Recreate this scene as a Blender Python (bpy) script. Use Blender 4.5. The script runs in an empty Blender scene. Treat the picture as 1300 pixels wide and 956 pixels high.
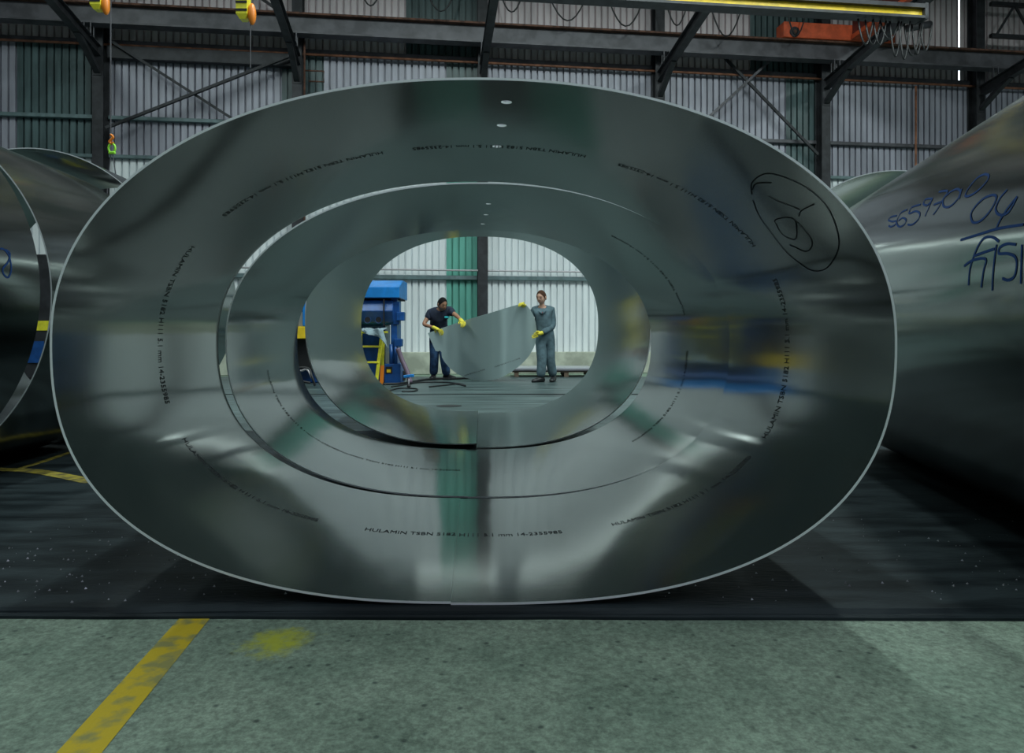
import bpy, bmesh, math, random
from mathutils import Vector, Matrix
from mathutils.bvhtree import BVHTree

random.seed(7)
S = bpy.context.scene
COL = S.collection
PI = math.pi

# ------------------------------------------------------------------ camera
FPX, HZ, CH = 900.0, 430.0, 0.85        # focal length in pixels of a 1300 wide frame, horizon row, camera height
cam = bpy.data.cameras.new('camera')
cam.sensor_width = 36.0
cam.lens = 36.0 * FPX / 1300.0
cam.shift_y = -(478.0 - HZ) / 1300.0
cam.clip_start = 0.05
cam.clip_end = 200
camo = bpy.data.objects.new('camera', cam)
camo.location = (0, 0, CH)
camo.rotation_euler = (PI / 2, 0, 0)
COL.objects.link(camo)
S.camera = camo

# ------------------------------------------------------------------ world, exposure
S.view_settings.view_transform = 'Standard'
S.view_settings.look = 'None'
S.view_settings.gamma = 1.0
S.view_settings.exposure = 0.55
S.view_settings.use_curve_mapping = False
wd = bpy.data.worlds.new('world')
S.world = wd
wd.use_nodes = True
wd.node_tree.nodes['Background'].inputs[0].default_value = (0.75, 0.88, 1.0, 1)
wd.node_tree.nodes['Background'].inputs[1].default_value = 1.6

LAMP_W = (80.0, 65.0, 350.0)             # watts of one long ceiling lamp: front, middle and back rows
WALL_LAMP_W = 1.6                       # watts of one lamp on the back wall
LAMP_COLOR = (0.84, 0.99, 0.96)
LEFT_DIM = 0.45                          # the left bays have weaker tubes
LAMP_FRONT = (0.82, 0.84, 1.0)            # cooler tubes over the front of the hall

# ------------------------------------------------------------------ helpers
def P(x, y, Y):
    return Vector(((x - 650.0) / FPX * Y, Y, CH + (HZ - y) / FPX * Y))

def G(x, y, z=0.0):
    Y = (CH - z) * FPX / (y - HZ)
    return Vector(((x - 650.0) / FPX * Y, Y, z))

WA = math.radians(6.9)
WC, WS = math.cos(WA), math.sin(WA)
def W(u, s, z):                          # along the back wall, out from it, up
    return Vector((u * WC + s * WS, 17.8 + u * WS - s * WC, z))

def tag(o, label=None, cat=None, group=None, kind=None):
    if label: o['label'] = label
    if cat: o['category'] = cat
    if group: o['group'] = group
    if kind: o['kind'] = kind
    return o

def wpos(p):
    v = Vector((0, 0, 0))
    while p is not None:
        v += p.location
        p = p.parent
    return v

def empty(name, loc=(0, 0, 0), parent=None):
    o = bpy.data.objects.new(name, None)
    o.location = loc
    o.empty_display_size = 0.1
    COL.objects.link(o)
    if parent: o.parent = parent
    return o

class MB:
    def __init__(s):
        s.v = []; s.f = []; s.uv = None
    def add(s, vs, fs):
        n = len(s.v)
        s.v += [Vector(p) for p in vs]
        s.f += [tuple(i + n for i in f) for f in fs]
        return s
    def box(s, a, b, M=None):
        x0, y0, z0 = a; x1, y1, z1 = b
        vs = [Vector(p) for p in ((x0,y0,z0),(x1,y0,z0),(x1,y1,z0),(x0,y1,z0),(x0,y0,z1),(x1,y0,z1),(x1,y1,z1),(x0,y1,z1))]
        if M: vs = [M(*p) if callable(M) else M @ p for p in vs]
        s.add(vs, [(0,3,2,1),(4,5,6,7),(0,1,5,4),(1,2,6,5),(2,3,7,6),(3,0,4,7)])
        return s
    def bar(s, p, q, w, h, up=(0,0,1)):   # rectangular bar from p to q
        p = Vector(p); q = Vector(q); t = (q - p).normalized()
        up = Vector(up)
        sd = t.cross(up)
        if sd.length < 1e-4: sd = t.cross(Vector((1, 0, 0)))
        sd.normalize(); u2 = sd.cross(t)
        vs = []
        for c in (p, q):
            for a, b in ((-1,-1),(1,-1),(1,1),(-1,1)):
                vs.append(c + sd * a * w / 2 + u2 * b * h / 2)
        s.add(vs, [(0,1,2,3),(7,6,5,4),(0,4,5,1),(1,5,6,2),(2,6,7,3),(3,7,4,0)])
        return s
    def ibeam(s, p, q, w, h, tf=0.02, tw=0.014, up=(0,0,1)):
        p = Vector(p); q = Vector(q); t = (q - p).normalized()
        sd = t.cross(Vector(up)).normalized(); u2 = sd.cross(t)
        o = [(-w/2,-h/2),(w/2,-h/2),(w/2,-h/2+tf),(tw/2,-h/2+tf),(tw/2,h/2-tf),(w/2,h/2-tf),(w/2,h/2),(-w/2,h/2),(-w/2,h/2-tf),(-tw/2,h/2-tf),(-tw/2,-h/2+tf),(-w/2,-h/2+tf)]
        n = len(o)
        vs = [c + sd * a + u2 * b for c in (p, q) for a, b in o]
        fs = [(i, (i+1) % n, n + (i+1) % n, n + i) for i in range(n)]
        fs += [(0,11,2,1),(11,10,3,2),(10,9,4,3),(9,8,5,4),(8,7,6,5)]
        fs += [(n+1,n+2,n+11,n),(n+2,n+3,n+10,n+11),(n+3,n+4,n+9,n+10),(n+4,n+5,n+8,n+9),(n+5,n+6,n+7,n+8)]
        s.add(vs, fs)
        return s
    def tube(s, pts, r, seg=8, closed=False):
        pts = [Vector(p) for p in pts]
        rs = r if isinstance(r, (list, tuple)) else [r] * len(pts)
        n = len(pts); base = len(s.v)
        ref = None
        for i, p in enumerate(pts):
            if closed: t = pts[(i+1) % n] - pts[i-1]
            else: t = pts[min(i+1, n-1)] - pts[max(i-1, 0)]
            t.normalize()
            if ref is None: ref = Vector((0,0,1)) if abs(t.z) < 0.9 else Vector((1,0,0))
            a = t.cross(ref)
            if a.length < 1e-4: a = t.cross(Vector((0,1,0)))
            a.normalize(); b = a.cross(t).normalized(); ref = b
            for k in range(seg):
                an = 2 * PI * k / seg
                s.v.append(p + a * math.cos(an) * rs[i] + b * math.sin(an) * rs[i])
        for i in range(n if closed else n - 1):
            j = (i + 1) % n
            for k in range(seg):
                k2 = (k + 1) % seg
                s.f.append((base+i*seg+k, base+j*seg+k, base+j*seg+k2, base+i*seg+k2))
        if not closed:
            s.f.append(tuple(base + k for k in range(seg)))
            s.f.append(tuple(base + (n-1)*seg + k for k in reversed(range(seg))))
        return s
    def ball(s, c, r, seg=12, rings=8, M=None):
        c = Vector(c); rx, ry, rz = r if isinstance(r, (tuple, list)) else (r, r, r)
        vs = [Vector((0, 0, rz))]
        for i in range(1, rings):
            a = PI * i / rings
            for k in range(seg):
                b = 2 * PI * k / seg
                vs.append(Vector((rx*math.sin(a)*math.cos(b), ry*math.sin(a)*math.sin(b), rz*math.cos(a))))
        vs.append(Vector((0, 0, -rz)))
        fs = [(0, 1+k, 1+(k+1) % seg) for k in range(seg)]
        for i in range(rings - 2):
            for k in range(seg):
                a = 1+i*seg+k; b = 1+i*seg+(k+1) % seg
                fs.append((a, a+seg, b+seg, b))
        L = len(vs) - 1
        fs += [(L, 1+(rings-2)*seg+(k+1) % seg, 1+(rings-2)*seg+k) for k in range(seg)]
        vs = [(M @ p if M else p) + c for p in vs]
        s.add(vs, fs)
        return s
    def strip(s, pts, nrm, w, off=0.0015):     # flat ribbon lying on a surface
        base = len(s.v); n = len(pts)
        for i in range(n):
            t = (pts[min(i+1, n-1)] - pts[max(i-1, 0)])
            if t.length < 1e-7: t = Vector((0, 0, 1))
            sd = nrm[i].cross(t.normalized()).normalized()
            s.v.append(pts[i] + nrm[i]*off + sd*w/2); s.v.append(pts[i] + nrm[i]*off - sd*w/2)
        for i in range(n-1):
            s.f.append((base+2*i, base+2*i+1, base+2*i+3, base+2*i+2))
        return s
    def build(s, name, m, parent=None, smooth=False, bevel=0.0):
        off = wpos(parent) if parent else Vector((0, 0, 0))
        me = bpy.data.meshes.new(name)
        me.from_pydata([tuple(v - off) for v in s.v], [], s.f)
        me.update()
        if m: me.materials.append(m)
        bm = bmesh.new(); bm.from_mesh(me)
        bmesh.ops.recalc_face_normals(bm, faces=bm.faces)
        if bevel > 0:
            bmesh.ops.bevel(bm, geom=[e for e in bm.edges if e.calc_face_angle(0) > 0.5], offset=bevel, segments=1, affect='EDGES')
        bm.to_mesh(me); bm.free()
        if smooth:
            me.shade_smooth()
        o = bpy.data.objects.new(name, me)
        COL.objects.link(o)
        if parent: o.parent = parent
        return o

def smooth_by_angle(o, ang=0.6):
    o.data.shade_smooth()
    bm = bmesh.new(); bm.from_mesh(o.data)
    for e in bm.edges:
        if len(e.link_faces) == 2 and e.calc_face_angle(0) > ang: e.smooth = False
    bm.to_mesh(o.data); bm.free()
    return o

def catmull(pts, k=5, closed=False):
    pts = [Vector(p) for p in pts]; n = len(pts); out = []
    rng = range(n if closed else n-1)
    for i in rng:
        g = (lambda j: pts[j % n]) if closed else (lambda j: pts[max(0, min(n-1, j))])
        p0, p1, p2, p3 = g(i-1), g(i), g(i+1), g(i+2)
        for q in range(k):
            t = q / k
            out.append(0.5*((2*p1) + (p2-p0)*t + (2*p0-5*p1+4*p2-p3)*t*t + (3*p1-p0-3*p2+p3)*t**3))
    if not closed: out.append(pts[-1])
    return out

# ------------------------------------------------------------------ materials
def mat(name, col, rough=0.6, metal=0.0, var=0.0, scale=6.0, bump=0.0, bscale=40.0, stretch=(1,1,1), col2=None, emit=0.0, spec=0.5, lo=0.4, hi=0.6):
    m = bpy.data.materials.new(name); m.use_nodes = True
    nt = m.node_tree; b = nt.nodes['Principled BSDF']
    b.inputs['Base Color'].default_value = (*col, 1)
    b.inputs['Roughness'].default_value = rough
    b.inputs['Metallic'].default_value = metal
    b.inputs['Specular IOR Level'].default_value = spec
    if emit:
        b.inputs['Emission Color'].default_value = (*col, 1)
        b.inputs['Emission Strength'].default_value = emit
    tc = nt.nodes.new('ShaderNodeTexCoord'); mp = nt.nodes.new('ShaderNodeMapping')
    mp.inputs['Scale'].default_value = stretch
    nt.links.new(tc.outputs['Object'], mp.inputs['Vector'])
    if var or col2:
        n = nt.nodes.new('ShaderNodeTexNoise'); n.inputs['Scale'].default_value = scale; n.inputs['Detail'].default_value = 6
        nt.links.new(mp.outputs[0], n.inputs['Vector'])
        r = nt.nodes.new('ShaderNodeValToRGB')
        r.color_ramp.elements[0].position = lo; r.color_ramp.elements[1].position = hi
        c2 = col2 if col2 else tuple(min(1, c*(1+var)) for c in col)
        c1 = col if col2 else tuple(c*(1-var) for c in col)
        r.color_ramp.elements[0].color = (*c1, 1); r.color_ramp.elements[1].color = (*c2, 1)
        nt.links.new(n.outputs[0], r.inputs[0]); nt.links.new(r.outputs[0], b.inputs['Base Color'])
    if bump:
        n2 = nt.nodes.new('ShaderNodeTexNoise'); n2.inputs['Scale'].default_value = bscale; n2.inputs['Detail'].default_value = 4
        nt.links.new(mp.outputs[0], n2.inputs['Vector'])
        bp = nt.nodes.new('ShaderNodeBump'); bp.inputs['Strength'].default_value = bump; bp.inputs['Distance'].default_value = 0.01
        nt.links.new(n2.outputs[0], bp.inputs['Height']); nt.links.new(bp.outputs[0], b.inputs['Normal'])
    return m

def metal_sheet(name, col, rough, aniso=0.0, haze=0.0):
    m = bpy.data.materials.new(name); m.use_nodes = True
    nt = m.node_tree; b = nt.nodes['Principled BSDF']; L = nt.links.new
    b.inputs['Metallic'].default_value = 1.0
    b.inputs['Specular Tint'].default_value = (1, 1, 1, 1)
    uv = nt.nodes.new('ShaderNodeUVMap')
    # fine rolling lines run around the shell
    mp = nt.nodes.new('ShaderNodeMapping'); mp.inputs['Scale'].default_value = (1.2, 90, 1)
    L(uv.outputs[0], mp.inputs['Vector'])
    n = nt.nodes.new('ShaderNodeTexNoise'); n.inputs['Scale'].default_value = 3; n.inputs['Detail'].default_value = 5
    L(mp.outputs[0], n.inputs['Vector'])
    r = nt.nodes.new('ShaderNodeMapRange')
    r.inputs['To Min'].default_value = rough*0.8; r.inputs['To Max'].default_value = rough*1.25
    L(n.outputs[0], r.inputs['Value']); L(r.outputs[0], b.inputs['Roughness'])
    cr = nt.nodes.new('ShaderNodeValToRGB')
    cr.color_ramp.elements[0].color = (*[c*0.93 for c in col], 1); cr.color_ramp.elements[1].color = (*[min(1, c*1.05) for c in col], 1)
    L(n.outputs[0], cr.inputs[0]); L(cr.outputs[0], b.inputs['Base Color'])
    # gentle waviness of the rolled plate
    n2 = nt.nodes.new('ShaderNodeTexNoise'); n2.inputs['Scale'].default_value = 2.6; n2.inputs['Detail'].default_value = 1
    mp2 = nt.nodes.new('ShaderNodeMapping'); mp2.inputs['Scale'].default_value = (2.2, 0.9, 1)
    L(uv.outputs[0], mp2.inputs['Vector']); L(mp2.outputs[0], n2.inputs['Vector'])
    bp = nt.nodes.new('ShaderNodeBump'); bp.inputs['Strength'].default_value = 0.15; bp.inputs['Distance'].default_value = 0.006
    L(n2.outputs[0], bp.inputs['Height']); L(bp.outputs[0], b.inputs['Normal'])
    if aniso:
        tg = nt.nodes.new('ShaderNodeTangent'); tg.direction_type = 'UV_MAP'
        b.inputs['Anisotropic'].default_value = aniso
        b.inputs['Anisotropic Rotation'].default_value = 0.25      # blurred along the axis, sharp around the shell
        L(tg.outputs[0], b.inputs['Tangent'])
    if haze:          # the mill finish adds a broad soft sheen over the sharper reflection
        b2 = nt.nodes.new('ShaderNodeBsdfPrincipled')
        b2.inputs['Metallic'].default_value = 1.0; b2.inputs['Roughness'].default_value = 0.40
        b2.inputs['Specular Tint'].default_value = (1, 1, 1, 1)
        b2.inputs['Anisotropic'].default_value = 0.6; b2.inputs['Anisotropic Rotation'].default_value = 0.25
        L(tg.outputs[0], b2.inputs['Tangent']); L(cr.outputs[0], b2.inputs['Base Color'])
        mxs = nt.nodes.new('ShaderNodeMixShader'); mxs.inputs[0].default_value = haze
        L(b.outputs[0], mxs.inputs[1]); L(b2.outputs[0], mxs.inputs[2])
        L(mxs.outputs[0], nt.nodes['Material Output'].inputs['Surface'])
    return m

M = {}
M['alu'] = metal_sheet('rolled_aluminium', (0.27, 0.292, 0.283), 0.10, 0.5, 0.15)
M['alu_side'] = metal_sheet('rolled_aluminium_side_rows', (0.25, 0.28, 0.265), 0.13, 0.6, 0.05)
M['edge'] = mat('cut_aluminium_edge', (0.88, 0.93, 0.94), 0.45, 0.15)
M['ink'] = mat('printed_ink', (0.06, 0.065, 0.07), 0.7, spec=0.15)
M['marker'] = mat('blue_marker', (0.010, 0.035, 0.12), 0.9, spec=0.08)
M['black_marker'] = mat('black_marker', (0.028, 0.028, 0.034), 0.9, spec=0.08)
M['rubber'] = mat('black_rubber', (0.010, 0.015, 0.018), 0.50, 0, bump=0.25, bscale=30, col2=(0.028, 0.039, 0.044), scale=3.5, stretch=(0.6, 2.5, 1), spec=0.12)
M['rubber_grey'] = mat('grey_rubber', (0.018, 0.032, 0.034), 0.45, 0, bump=0.15, bscale=20, col2=(0.10, 0.145, 0.145), scale=2.2, stretch=(0.35, 3.0, 1), spec=0.5, lo=0.36, hi=0.68)  # far matting: streaky and lighter grey than the front rubber
M['steel'] = mat('painted_steel_dark', (0.030, 0.031, 0.036), 0.55, 0.2, var=0.25, scale=5)
M['steel_grey'] = mat('painted_steel_grey', (0.085, 0.083, 0.095), 0.5, 0.1, var=0.25, scale=3)
M['rust'] = mat('rusty_flange', (0.10, 0.045, 0.03), 0.8, 0, var=0.4, scale=8)
M['girt'] = mat('green_grey_girt', (0.13, 0.19, 0.20), 0.5, 0.1, var=0.15)
M['pipe'] = mat('pale_pipe', (0.55, 0.52, 0.55), 0.4, 0.3)
M['copper'] = mat('rust_brown_pipe', (0.28, 0.12, 0.07), 0.6, 0.2, var=0.3)
M['clad_low'] = mat('lit_white_cladding', (0.84, 0.88, 0.90), 0.42, 0, var=0.05, scale=1.5, stretch=(4, 1, 0.6))  # white sheets; the stronger light low on the wall is put into this colour
M['clad_mid'] = mat('dim_grey_cladding', (0.34, 0.34, 0.40), 0.45, 0.1, var=0.14, scale=1.2, stretch=(3, 1, 0.5))  # grey sheets; the weaker light higher up is put into this colour
M['clad_top'] = mat('mauve_grey_cladding', (0.66, 0.58, 0.60), 0.5, 0.1, var=0.14, scale=1.2, stretch=(3, 1, 0.5))
M['clad_green'] = mat('teal_cladding', (0.13, 0.42, 0.34), 0.45, 0, var=0.12, scale=1.5, stretch=(4, 1, 0.6))
M['clad_teal_dark'] = mat('dark_teal_cladding', (0.07, 0.11, 0.115), 0.45, 0, var=0.25, scale=1.5, stretch=(4, 1, 0.6))
M['kerb'] = mat('concrete_kerb', (0.46, 0.48, 0.40), 0.85, 0, var=0.22, scale=2.5, bump=0.15)
M['wall_dim'] = mat('dim_hall_cladding', (0.20, 0.22, 0.23), 0.7, 0, var=0.15)
M['roof'] = mat('roof_sheeting', (0.14, 0.15, 0.155), 0.8, 0, var=0.15)
M['yellow'] = mat('yellow_paint', (0.80, 0.55, 0.02), 0.45, 0, var=0.12)
M['yellow_lemon'] = mat('lemon_yellow_paint', (0.78, 0.72, 0.04), 0.45, 0, var=0.15)
M['orange'] = mat('orange_red_paint', (0.62, 0.10, 0.035), 0.5, 0, var=0.15)
M['orange_shade'] = mat('shaded_orange_paint', (0.13, 0.025, 0.02), 0.6, 0, var=0.2)  # orange girder's shaded web: the shade is put into this darker colour
M['hook_orange'] = mat('hook_orange', (0.85, 0.24, 0.02), 0.4)
M['lime'] = mat('lime_paint', (0.35, 0.85, 0.05), 0.4)
M['blue'] = mat('machine_blue', (0.010, 0.070, 0.26), 0.32, 0, var=0.15)
M['blue_bright'] = mat('machine_blue_bright', (0.012, 0.20, 0.58), 0.35, 0, var=0.1)
M['black'] = mat('black_void', (0.006, 0.006, 0.008), 0.7)
M['cable'] = mat('black_cable', (0.012, 0.012, 0.014), 0.5)
M['cloth'] = mat('pale_blue_cloth', (0.24, 0.32, 0.36), 0.85, 0, var=0.2, bump=0.5, bscale=20)
M['purple'] = mat('purple_hose', (0.16, 0.11, 0.16), 0.5)
M['wood'] = mat('weathered_timber', (0.10, 0.07, 0.05), 0.8, 0, var=0.3)
M['sheet'] = metal_sheet('plate_aluminium', (0.50, 0.62, 0.62), 0.38, 0.94)
_pb = M['sheet'].node_tree.nodes['Principled BSDF']; _pb.inputs['Metallic'].default_value = 0.75
M['pale_sheet'] = mat('stacked_sheets', (0.62, 0.63, 0.68), 0.3, 0.6)
M['lamp_housing'] = mat('lamp_housing', (0.6, 0.62, 0.62), 0.5)
# people
M['skin1'] = mat('skin_tan', (0.38, 0.19, 0.115), 0.55, 0, var=0.08, scale=20)
M['skin2'] = mat('skin_fair', (0.58, 0.34, 0.25), 0.55, 0, var=0.08, scale=20)
M['hair1'] = mat('black_hair', (0.012, 0.010, 0.010), 0.8, bump=0.4, bscale=60, spec=0.1)
M['hair2'] = mat('brown_hair', (0.06, 0.030, 0.018), 0.8, bump=0.4, bscale=60, spec=0.1)
M['beard'] = mat('grey_stubble', (0.22, 0.17, 0.15), 0.8)
M['navy'] = mat('navy_cotton', (0.020, 0.028, 0.055), 0.85, 0, var=0.25, scale=12, bump=0.4, bscale=18)
M['jean'] = mat('blue_denim', (0.035, 0.085, 0.19), 0.85, 0, var=0.35, scale=10, bump=0.4, bscale=18)
M['coverall'] = mat('grey_teal_coverall', (0.075, 0.125, 0.15), 0.85, 0, var=0.2, scale=10, bump=0.45, bscale=16)
M['glove'] = mat('yellow_glove', (0.72, 0.62, 0.06), 0.75, 0, var=0.2, scale=30)
M['shoe'] = mat('black_shoe', (0.012, 0.012, 0.014), 0.5)
M['badge_red'] = mat('red_badge', (0.5, 0.02, 0.03), 0.6)
M['badge_blue'] = mat('blue_badge', (0.03, 0.5, 0.55), 0.6)
M['eye'] = mat('dark_eye', (0.01, 0.008, 0.008), 0.3)
M['lip'] = mat('lips', (0.28, 0.11, 0.09), 0.5)

def concrete_floor():
    m = bpy.data.materials.new('stained_concrete'); m.use_nodes = True
    nt = m.node_tree; b = nt.nodes['Principled BSDF']; L = nt.links.new
    b.inputs['Roughness'].default_value = 0.75
    tc = nt.nodes.new('ShaderNodeTexCoord')
    n = nt.nodes.new('ShaderNodeTexNoise'); n.inputs['Scale'].default_value = 2.2; n.inputs['Detail'].default_value = 8; n.inputs['Roughness'].default_value = 0.65
    L(tc.outputs['Object'], n.inputs['Vector'])
    r = nt.nodes.new('ShaderNodeValToRGB')
    r.color_ramp.elements[0].position = 0.32; r.color_ramp.elements[1].position = 0.7
    r.color_ramp.elements[0].color = (0.17, 0.255, 0.19, 1); r.color_ramp.elements[1].color = (0.34, 0.45, 0.345, 1)
    L(n.outputs[0], r.inputs[0])
    # grit
    g = nt.nodes.new('ShaderNodeTexNoise'); g.inputs['Scale'].default_value = 60; g.inputs['Detail'].default_value = 6; g.inputs['Roughness'].default_value = 0.75
    L(tc.outputs['Object'], g.inputs['Vector'])
    gr = nt.nodes.new('ShaderNodeValToRGB'); gr.color_ramp.elements[0].position = 0.38; gr.color_ramp.elements[1].position = 0.66
    gr.color_ramp.elements[0].color = (0.55, 0.55, 0.55, 1); gr.color_ramp.elements[1].color = (1.25, 1.25, 1.25, 1)
    L(g.outputs[0], gr.inputs[0])
    mx = nt.nodes.new('ShaderNodeMix'); mx.data_type = 'RGBA'; mx.blend_type = 'MULTIPLY'; mx.inputs[0].default_value = 1
    L(r.outputs[0], mx.inputs[6]); L(gr.outputs[0], mx.inputs[7])
    # dark pits
    v = nt.nodes.new('ShaderNodeTexVoronoi'); v.inputs['Scale'].default_value = 16
    L(tc.outputs['Object'], v.inputs['Vector'])
    vr = nt.nodes.new('ShaderNodeValToRGB'); vr.color_ramp.elements[0].position = 0.06; vr.color_ramp.elements[1].position = 0.16
    vr.color_ramp.elements[0].color = (0.35, 0.38, 0.4, 1); vr.color_ramp.elements[1].color = (1, 1, 1, 1)
    L(v.outputs['Distance'], vr.inputs[0])
    mx2 = nt.nodes.new('ShaderNodeMix'); mx2.data_type = 'RGBA'; mx2.blend_type = 'MULTIPLY'; mx2.inputs[0].default_value = 1
    L(mx.outputs[2], mx2.inputs[6]); L(vr.outputs[0], mx2.inputs[7])
    # spilled yellow paint: a worn blotch of its own
    c = G(352, 815, -0.025)
    mp = nt.nodes.new('ShaderNodeMapping'); mp.inputs['Location'].default_value = (-c.x, -c.y, 0)
    L(tc.outputs['Object'], mp.inputs['Vector'])
    ml = nt.nodes.new('ShaderNodeVectorMath'); ml.operation = 'MULTIPLY'; ml.inputs[1].default_value = (9.5, 9.5, 0)
    L(mp.outputs[0], ml.inputs[0])
    ln = nt.nodes.new('ShaderNodeVectorMath'); ln.operation = 'LENGTH'; L(ml.outputs[0], ln.inputs[0])
    g2 = nt.nodes.new('ShaderNodeTexNoise'); g2.inputs['Scale'].default_value = 22; g2.inputs['Detail'].default_value = 5; g2.inputs['Roughness'].default_value = 0.7
    L(tc.outputs['Object'], g2.inputs['Vector'])
    ad = nt.nodes.new('ShaderNodeMath'); ad.operation = 'MULTIPLY_ADD'; ad.inputs[1].default_value = 2.2
    L(g2.outputs[0], ad.inputs[0]); L(ln.outputs['Value'], ad.inputs[2])
    rr = nt.nodes.new('ShaderNodeMapRange'); rr.inputs['From Min'].default_value = 1.35; rr.inputs['From Max'].default_value = 2.15
    rr.inputs['To Min'].default_value = 0.85; rr.inputs['To Max'].default_value = 0
    L(ad.outputs[0], rr.inputs['Value'])
    mx3 = nt.nodes.new('ShaderNodeMix'); mx3.data_type = 'RGBA'
    L(rr.outputs[0], mx3.inputs[0]); L(mx2.outputs[2], mx3.inputs[6]); mx3.inputs[7].default_value = (0.46, 0.50, 0.02, 1)
    L(mx3.outputs[2], b.inputs['Base Color'])
    bp = nt.nodes.new('ShaderNodeBump'); bp.inputs['Strength'].default_value = 0.35; bp.inputs['Distance'].default_value = 0.006
    L(g.outputs[0], bp.inputs['Height']); L(bp.outputs[0], b.inputs['Normal'])
    return m
M['concrete'] = concrete_floor()

def worn_paint(name, col, under, lo=0.36, hi=0.5):
    m = mat(name, under, 0.7, 0, col2=col, scale=14, lo=lo, hi=hi, bump=0.3, bscale=60)
    return m
M['line_yellow'] = worn_paint('worn_yellow_line', (0.62, 0.47, 0.02), (0.30, 0.30, 0.10))
M['line_yellow_dark'] = worn_paint('worn_yellow_line_on_rubber', (0.36, 0.29, 0.03), (0.04, 0.04, 0.03), 0.3, 0.6)

# ------------------------------------------------------------------ large structure
fl = MB(); fl.box((-17, -9, -0.2), (20, 21.5, -0.025))
tag(fl.build('floor', M['concrete']), 'worn grey-green concrete floor of the hall', None, None, 'structure')

def rubber_mat(x0, x1, y0, y1, label, ridges, mk='rubber'):
    b = MB(); rng = random.Random(int(y0*100))
    N = 90
    if ridges: prof = [(y0, -0.025), (y0, -0.016), (y0+0.008, -0.011), (y0+0.020, -0.013), (y0+0.026, -0.008), (y0+0.036, 0.0), (y0+0.10, 0.0), (y1, 0.0), (y1, -0.025)]
    else: prof = [(y0, -0.025), (y0, -0.003), (y0+0.004, 0.0), (y1-0.004, 0.0), (y1, -0.003), (y1, -0.025)]
    m_ = len(prof); vs = []
    for i in range(N+1):
        x = x0 + (x1-x0)*i/N
        j = [rng.uniform(-0.004, 0.004) if ridges else 0, rng.uniform(-0.003, 0.003) if ridges else 0]
        for k, (y, z) in enumerate(prof):
            yy = y + (j[0] if k < 4 else j[1] if k < 6 else 0) - (0.004*x if ridges and k < 7 else 0)
            vs.append((x, yy, z))
    fs = [(i*m_+k, (i+1)*m_+k, (i+1)*m_+k+1, i*m_+k+1) for i in range(N) for k in range(m_-1)]
    fs += [tuple(range(m_)), tuple(N*m_+k for k in reversed(range(m_)))]
    b.add(vs, fs)
    return tag(b.build('rubber_mat', M[mk]), label, 'mat')
rubber_mat(-14, 17, 2.205, 3.365, 'front strip of black rubber matting with ridged edge along the concrete', True)
rubber_mat(-14, 17, 3.375, 6.55, 'wide black rubber matting beneath the lined-up shells', False)
rubber_mat(-14, 17, 6.56, 10.70, 'grey rubber matting in front of the sunken strip', False, 'rubber_grey')
rubber_mat(-14, 17, 10.95, 15.9, 'far grey rubber matting on which the two workers stand', False, 'rubber_grey')
sb = MB().box((-14, 10.705, -0.025), (17, 10.945, -0.012))
tag(sb.build('rubber_strip', M['cable']), 'narrow sunken black strip between the matting sheets behind the shells', 'floor strip')

# back wall: every cladding sheet is a piece
wall = empty('wall_back')
wall['kind'] = 'structure'; wall['label'] = 'corrugated steel back wall of the hall'
PITCH = 0.165; NR = 6; SW = PITCH*NR
def clad_mesh(z0, z1, m, name):
    prof = []
    for i in range(NR):
        x = i*PITCH
        prof += [(x, 0.0), (x+0.118, 0.0), (x+0.121, 0.075), (x+0.162, 0.075)]
    prof.append((NR*PITCH, 0.0))
    vs = []
    for (x, y) in prof:
        vs += [(x, y, z0), (x, y, z1)]
    fs = [(2*i, 2*i+2, 2*i+3, 2*i+1) for i in range(len(prof)-1)]
    me = bpy.data.meshes.new(name); me.from_pydata(vs, [], fs); me.materials.append(m); me.update()
    return me
TIERS = [(0.50, 2.40, 'clad_low'), (2.34, 5.14, 'clad_low'), (5.08, 7.80, 'clad_mid'), (7.74, 10.72, 'clad_top')]
GREEN = {0: [14], 1: [14], 2: [5, 10], 3: [13]}
DARK = {2: [4, 14, 23], 3: [14, 22, 23]}
U0 = -15.5
for t, (z0, z1, mk) in enumerate(TIERS):
    meA = clad_mesh(z0, z1, M[mk], 'cladding_sheet')
    meG = clad_mesh(z0, z1, M['clad_green'] if t < 2 else M['clad_teal_dark'], 'cladding_sheet')
    meD = clad_mesh(z0, z1, M['clad_teal_dark'], 'cladding_sheet')
    for i in range(35):
        me = meG if i in GREEN[t] else (meD if i in DARK.get(t, []) else meA)
        o = bpy.data.objects.new('cladding_sheet', me)
        u = U0 + i*SW
        if t == 3 and u > 11.9: u += 0.05       # a slit of daylight beside the right column
        o.location = W(u, -0.006*(t % 2), 0)
        o.rotation_euler.z = WA
        COL.objects.link(o); o.parent = wall
kb = MB().box((-16.5, -0.22, -0.025), (19.8, 0.30, 0.52), lambda u, s, z: W(u, s-0.05, z))
tag(kb.build('baseboard_back', M['kerb'], None, bevel=0.015), 'low concrete kerb wall under the corrugated cladding', None, None, 'structure')

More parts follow.
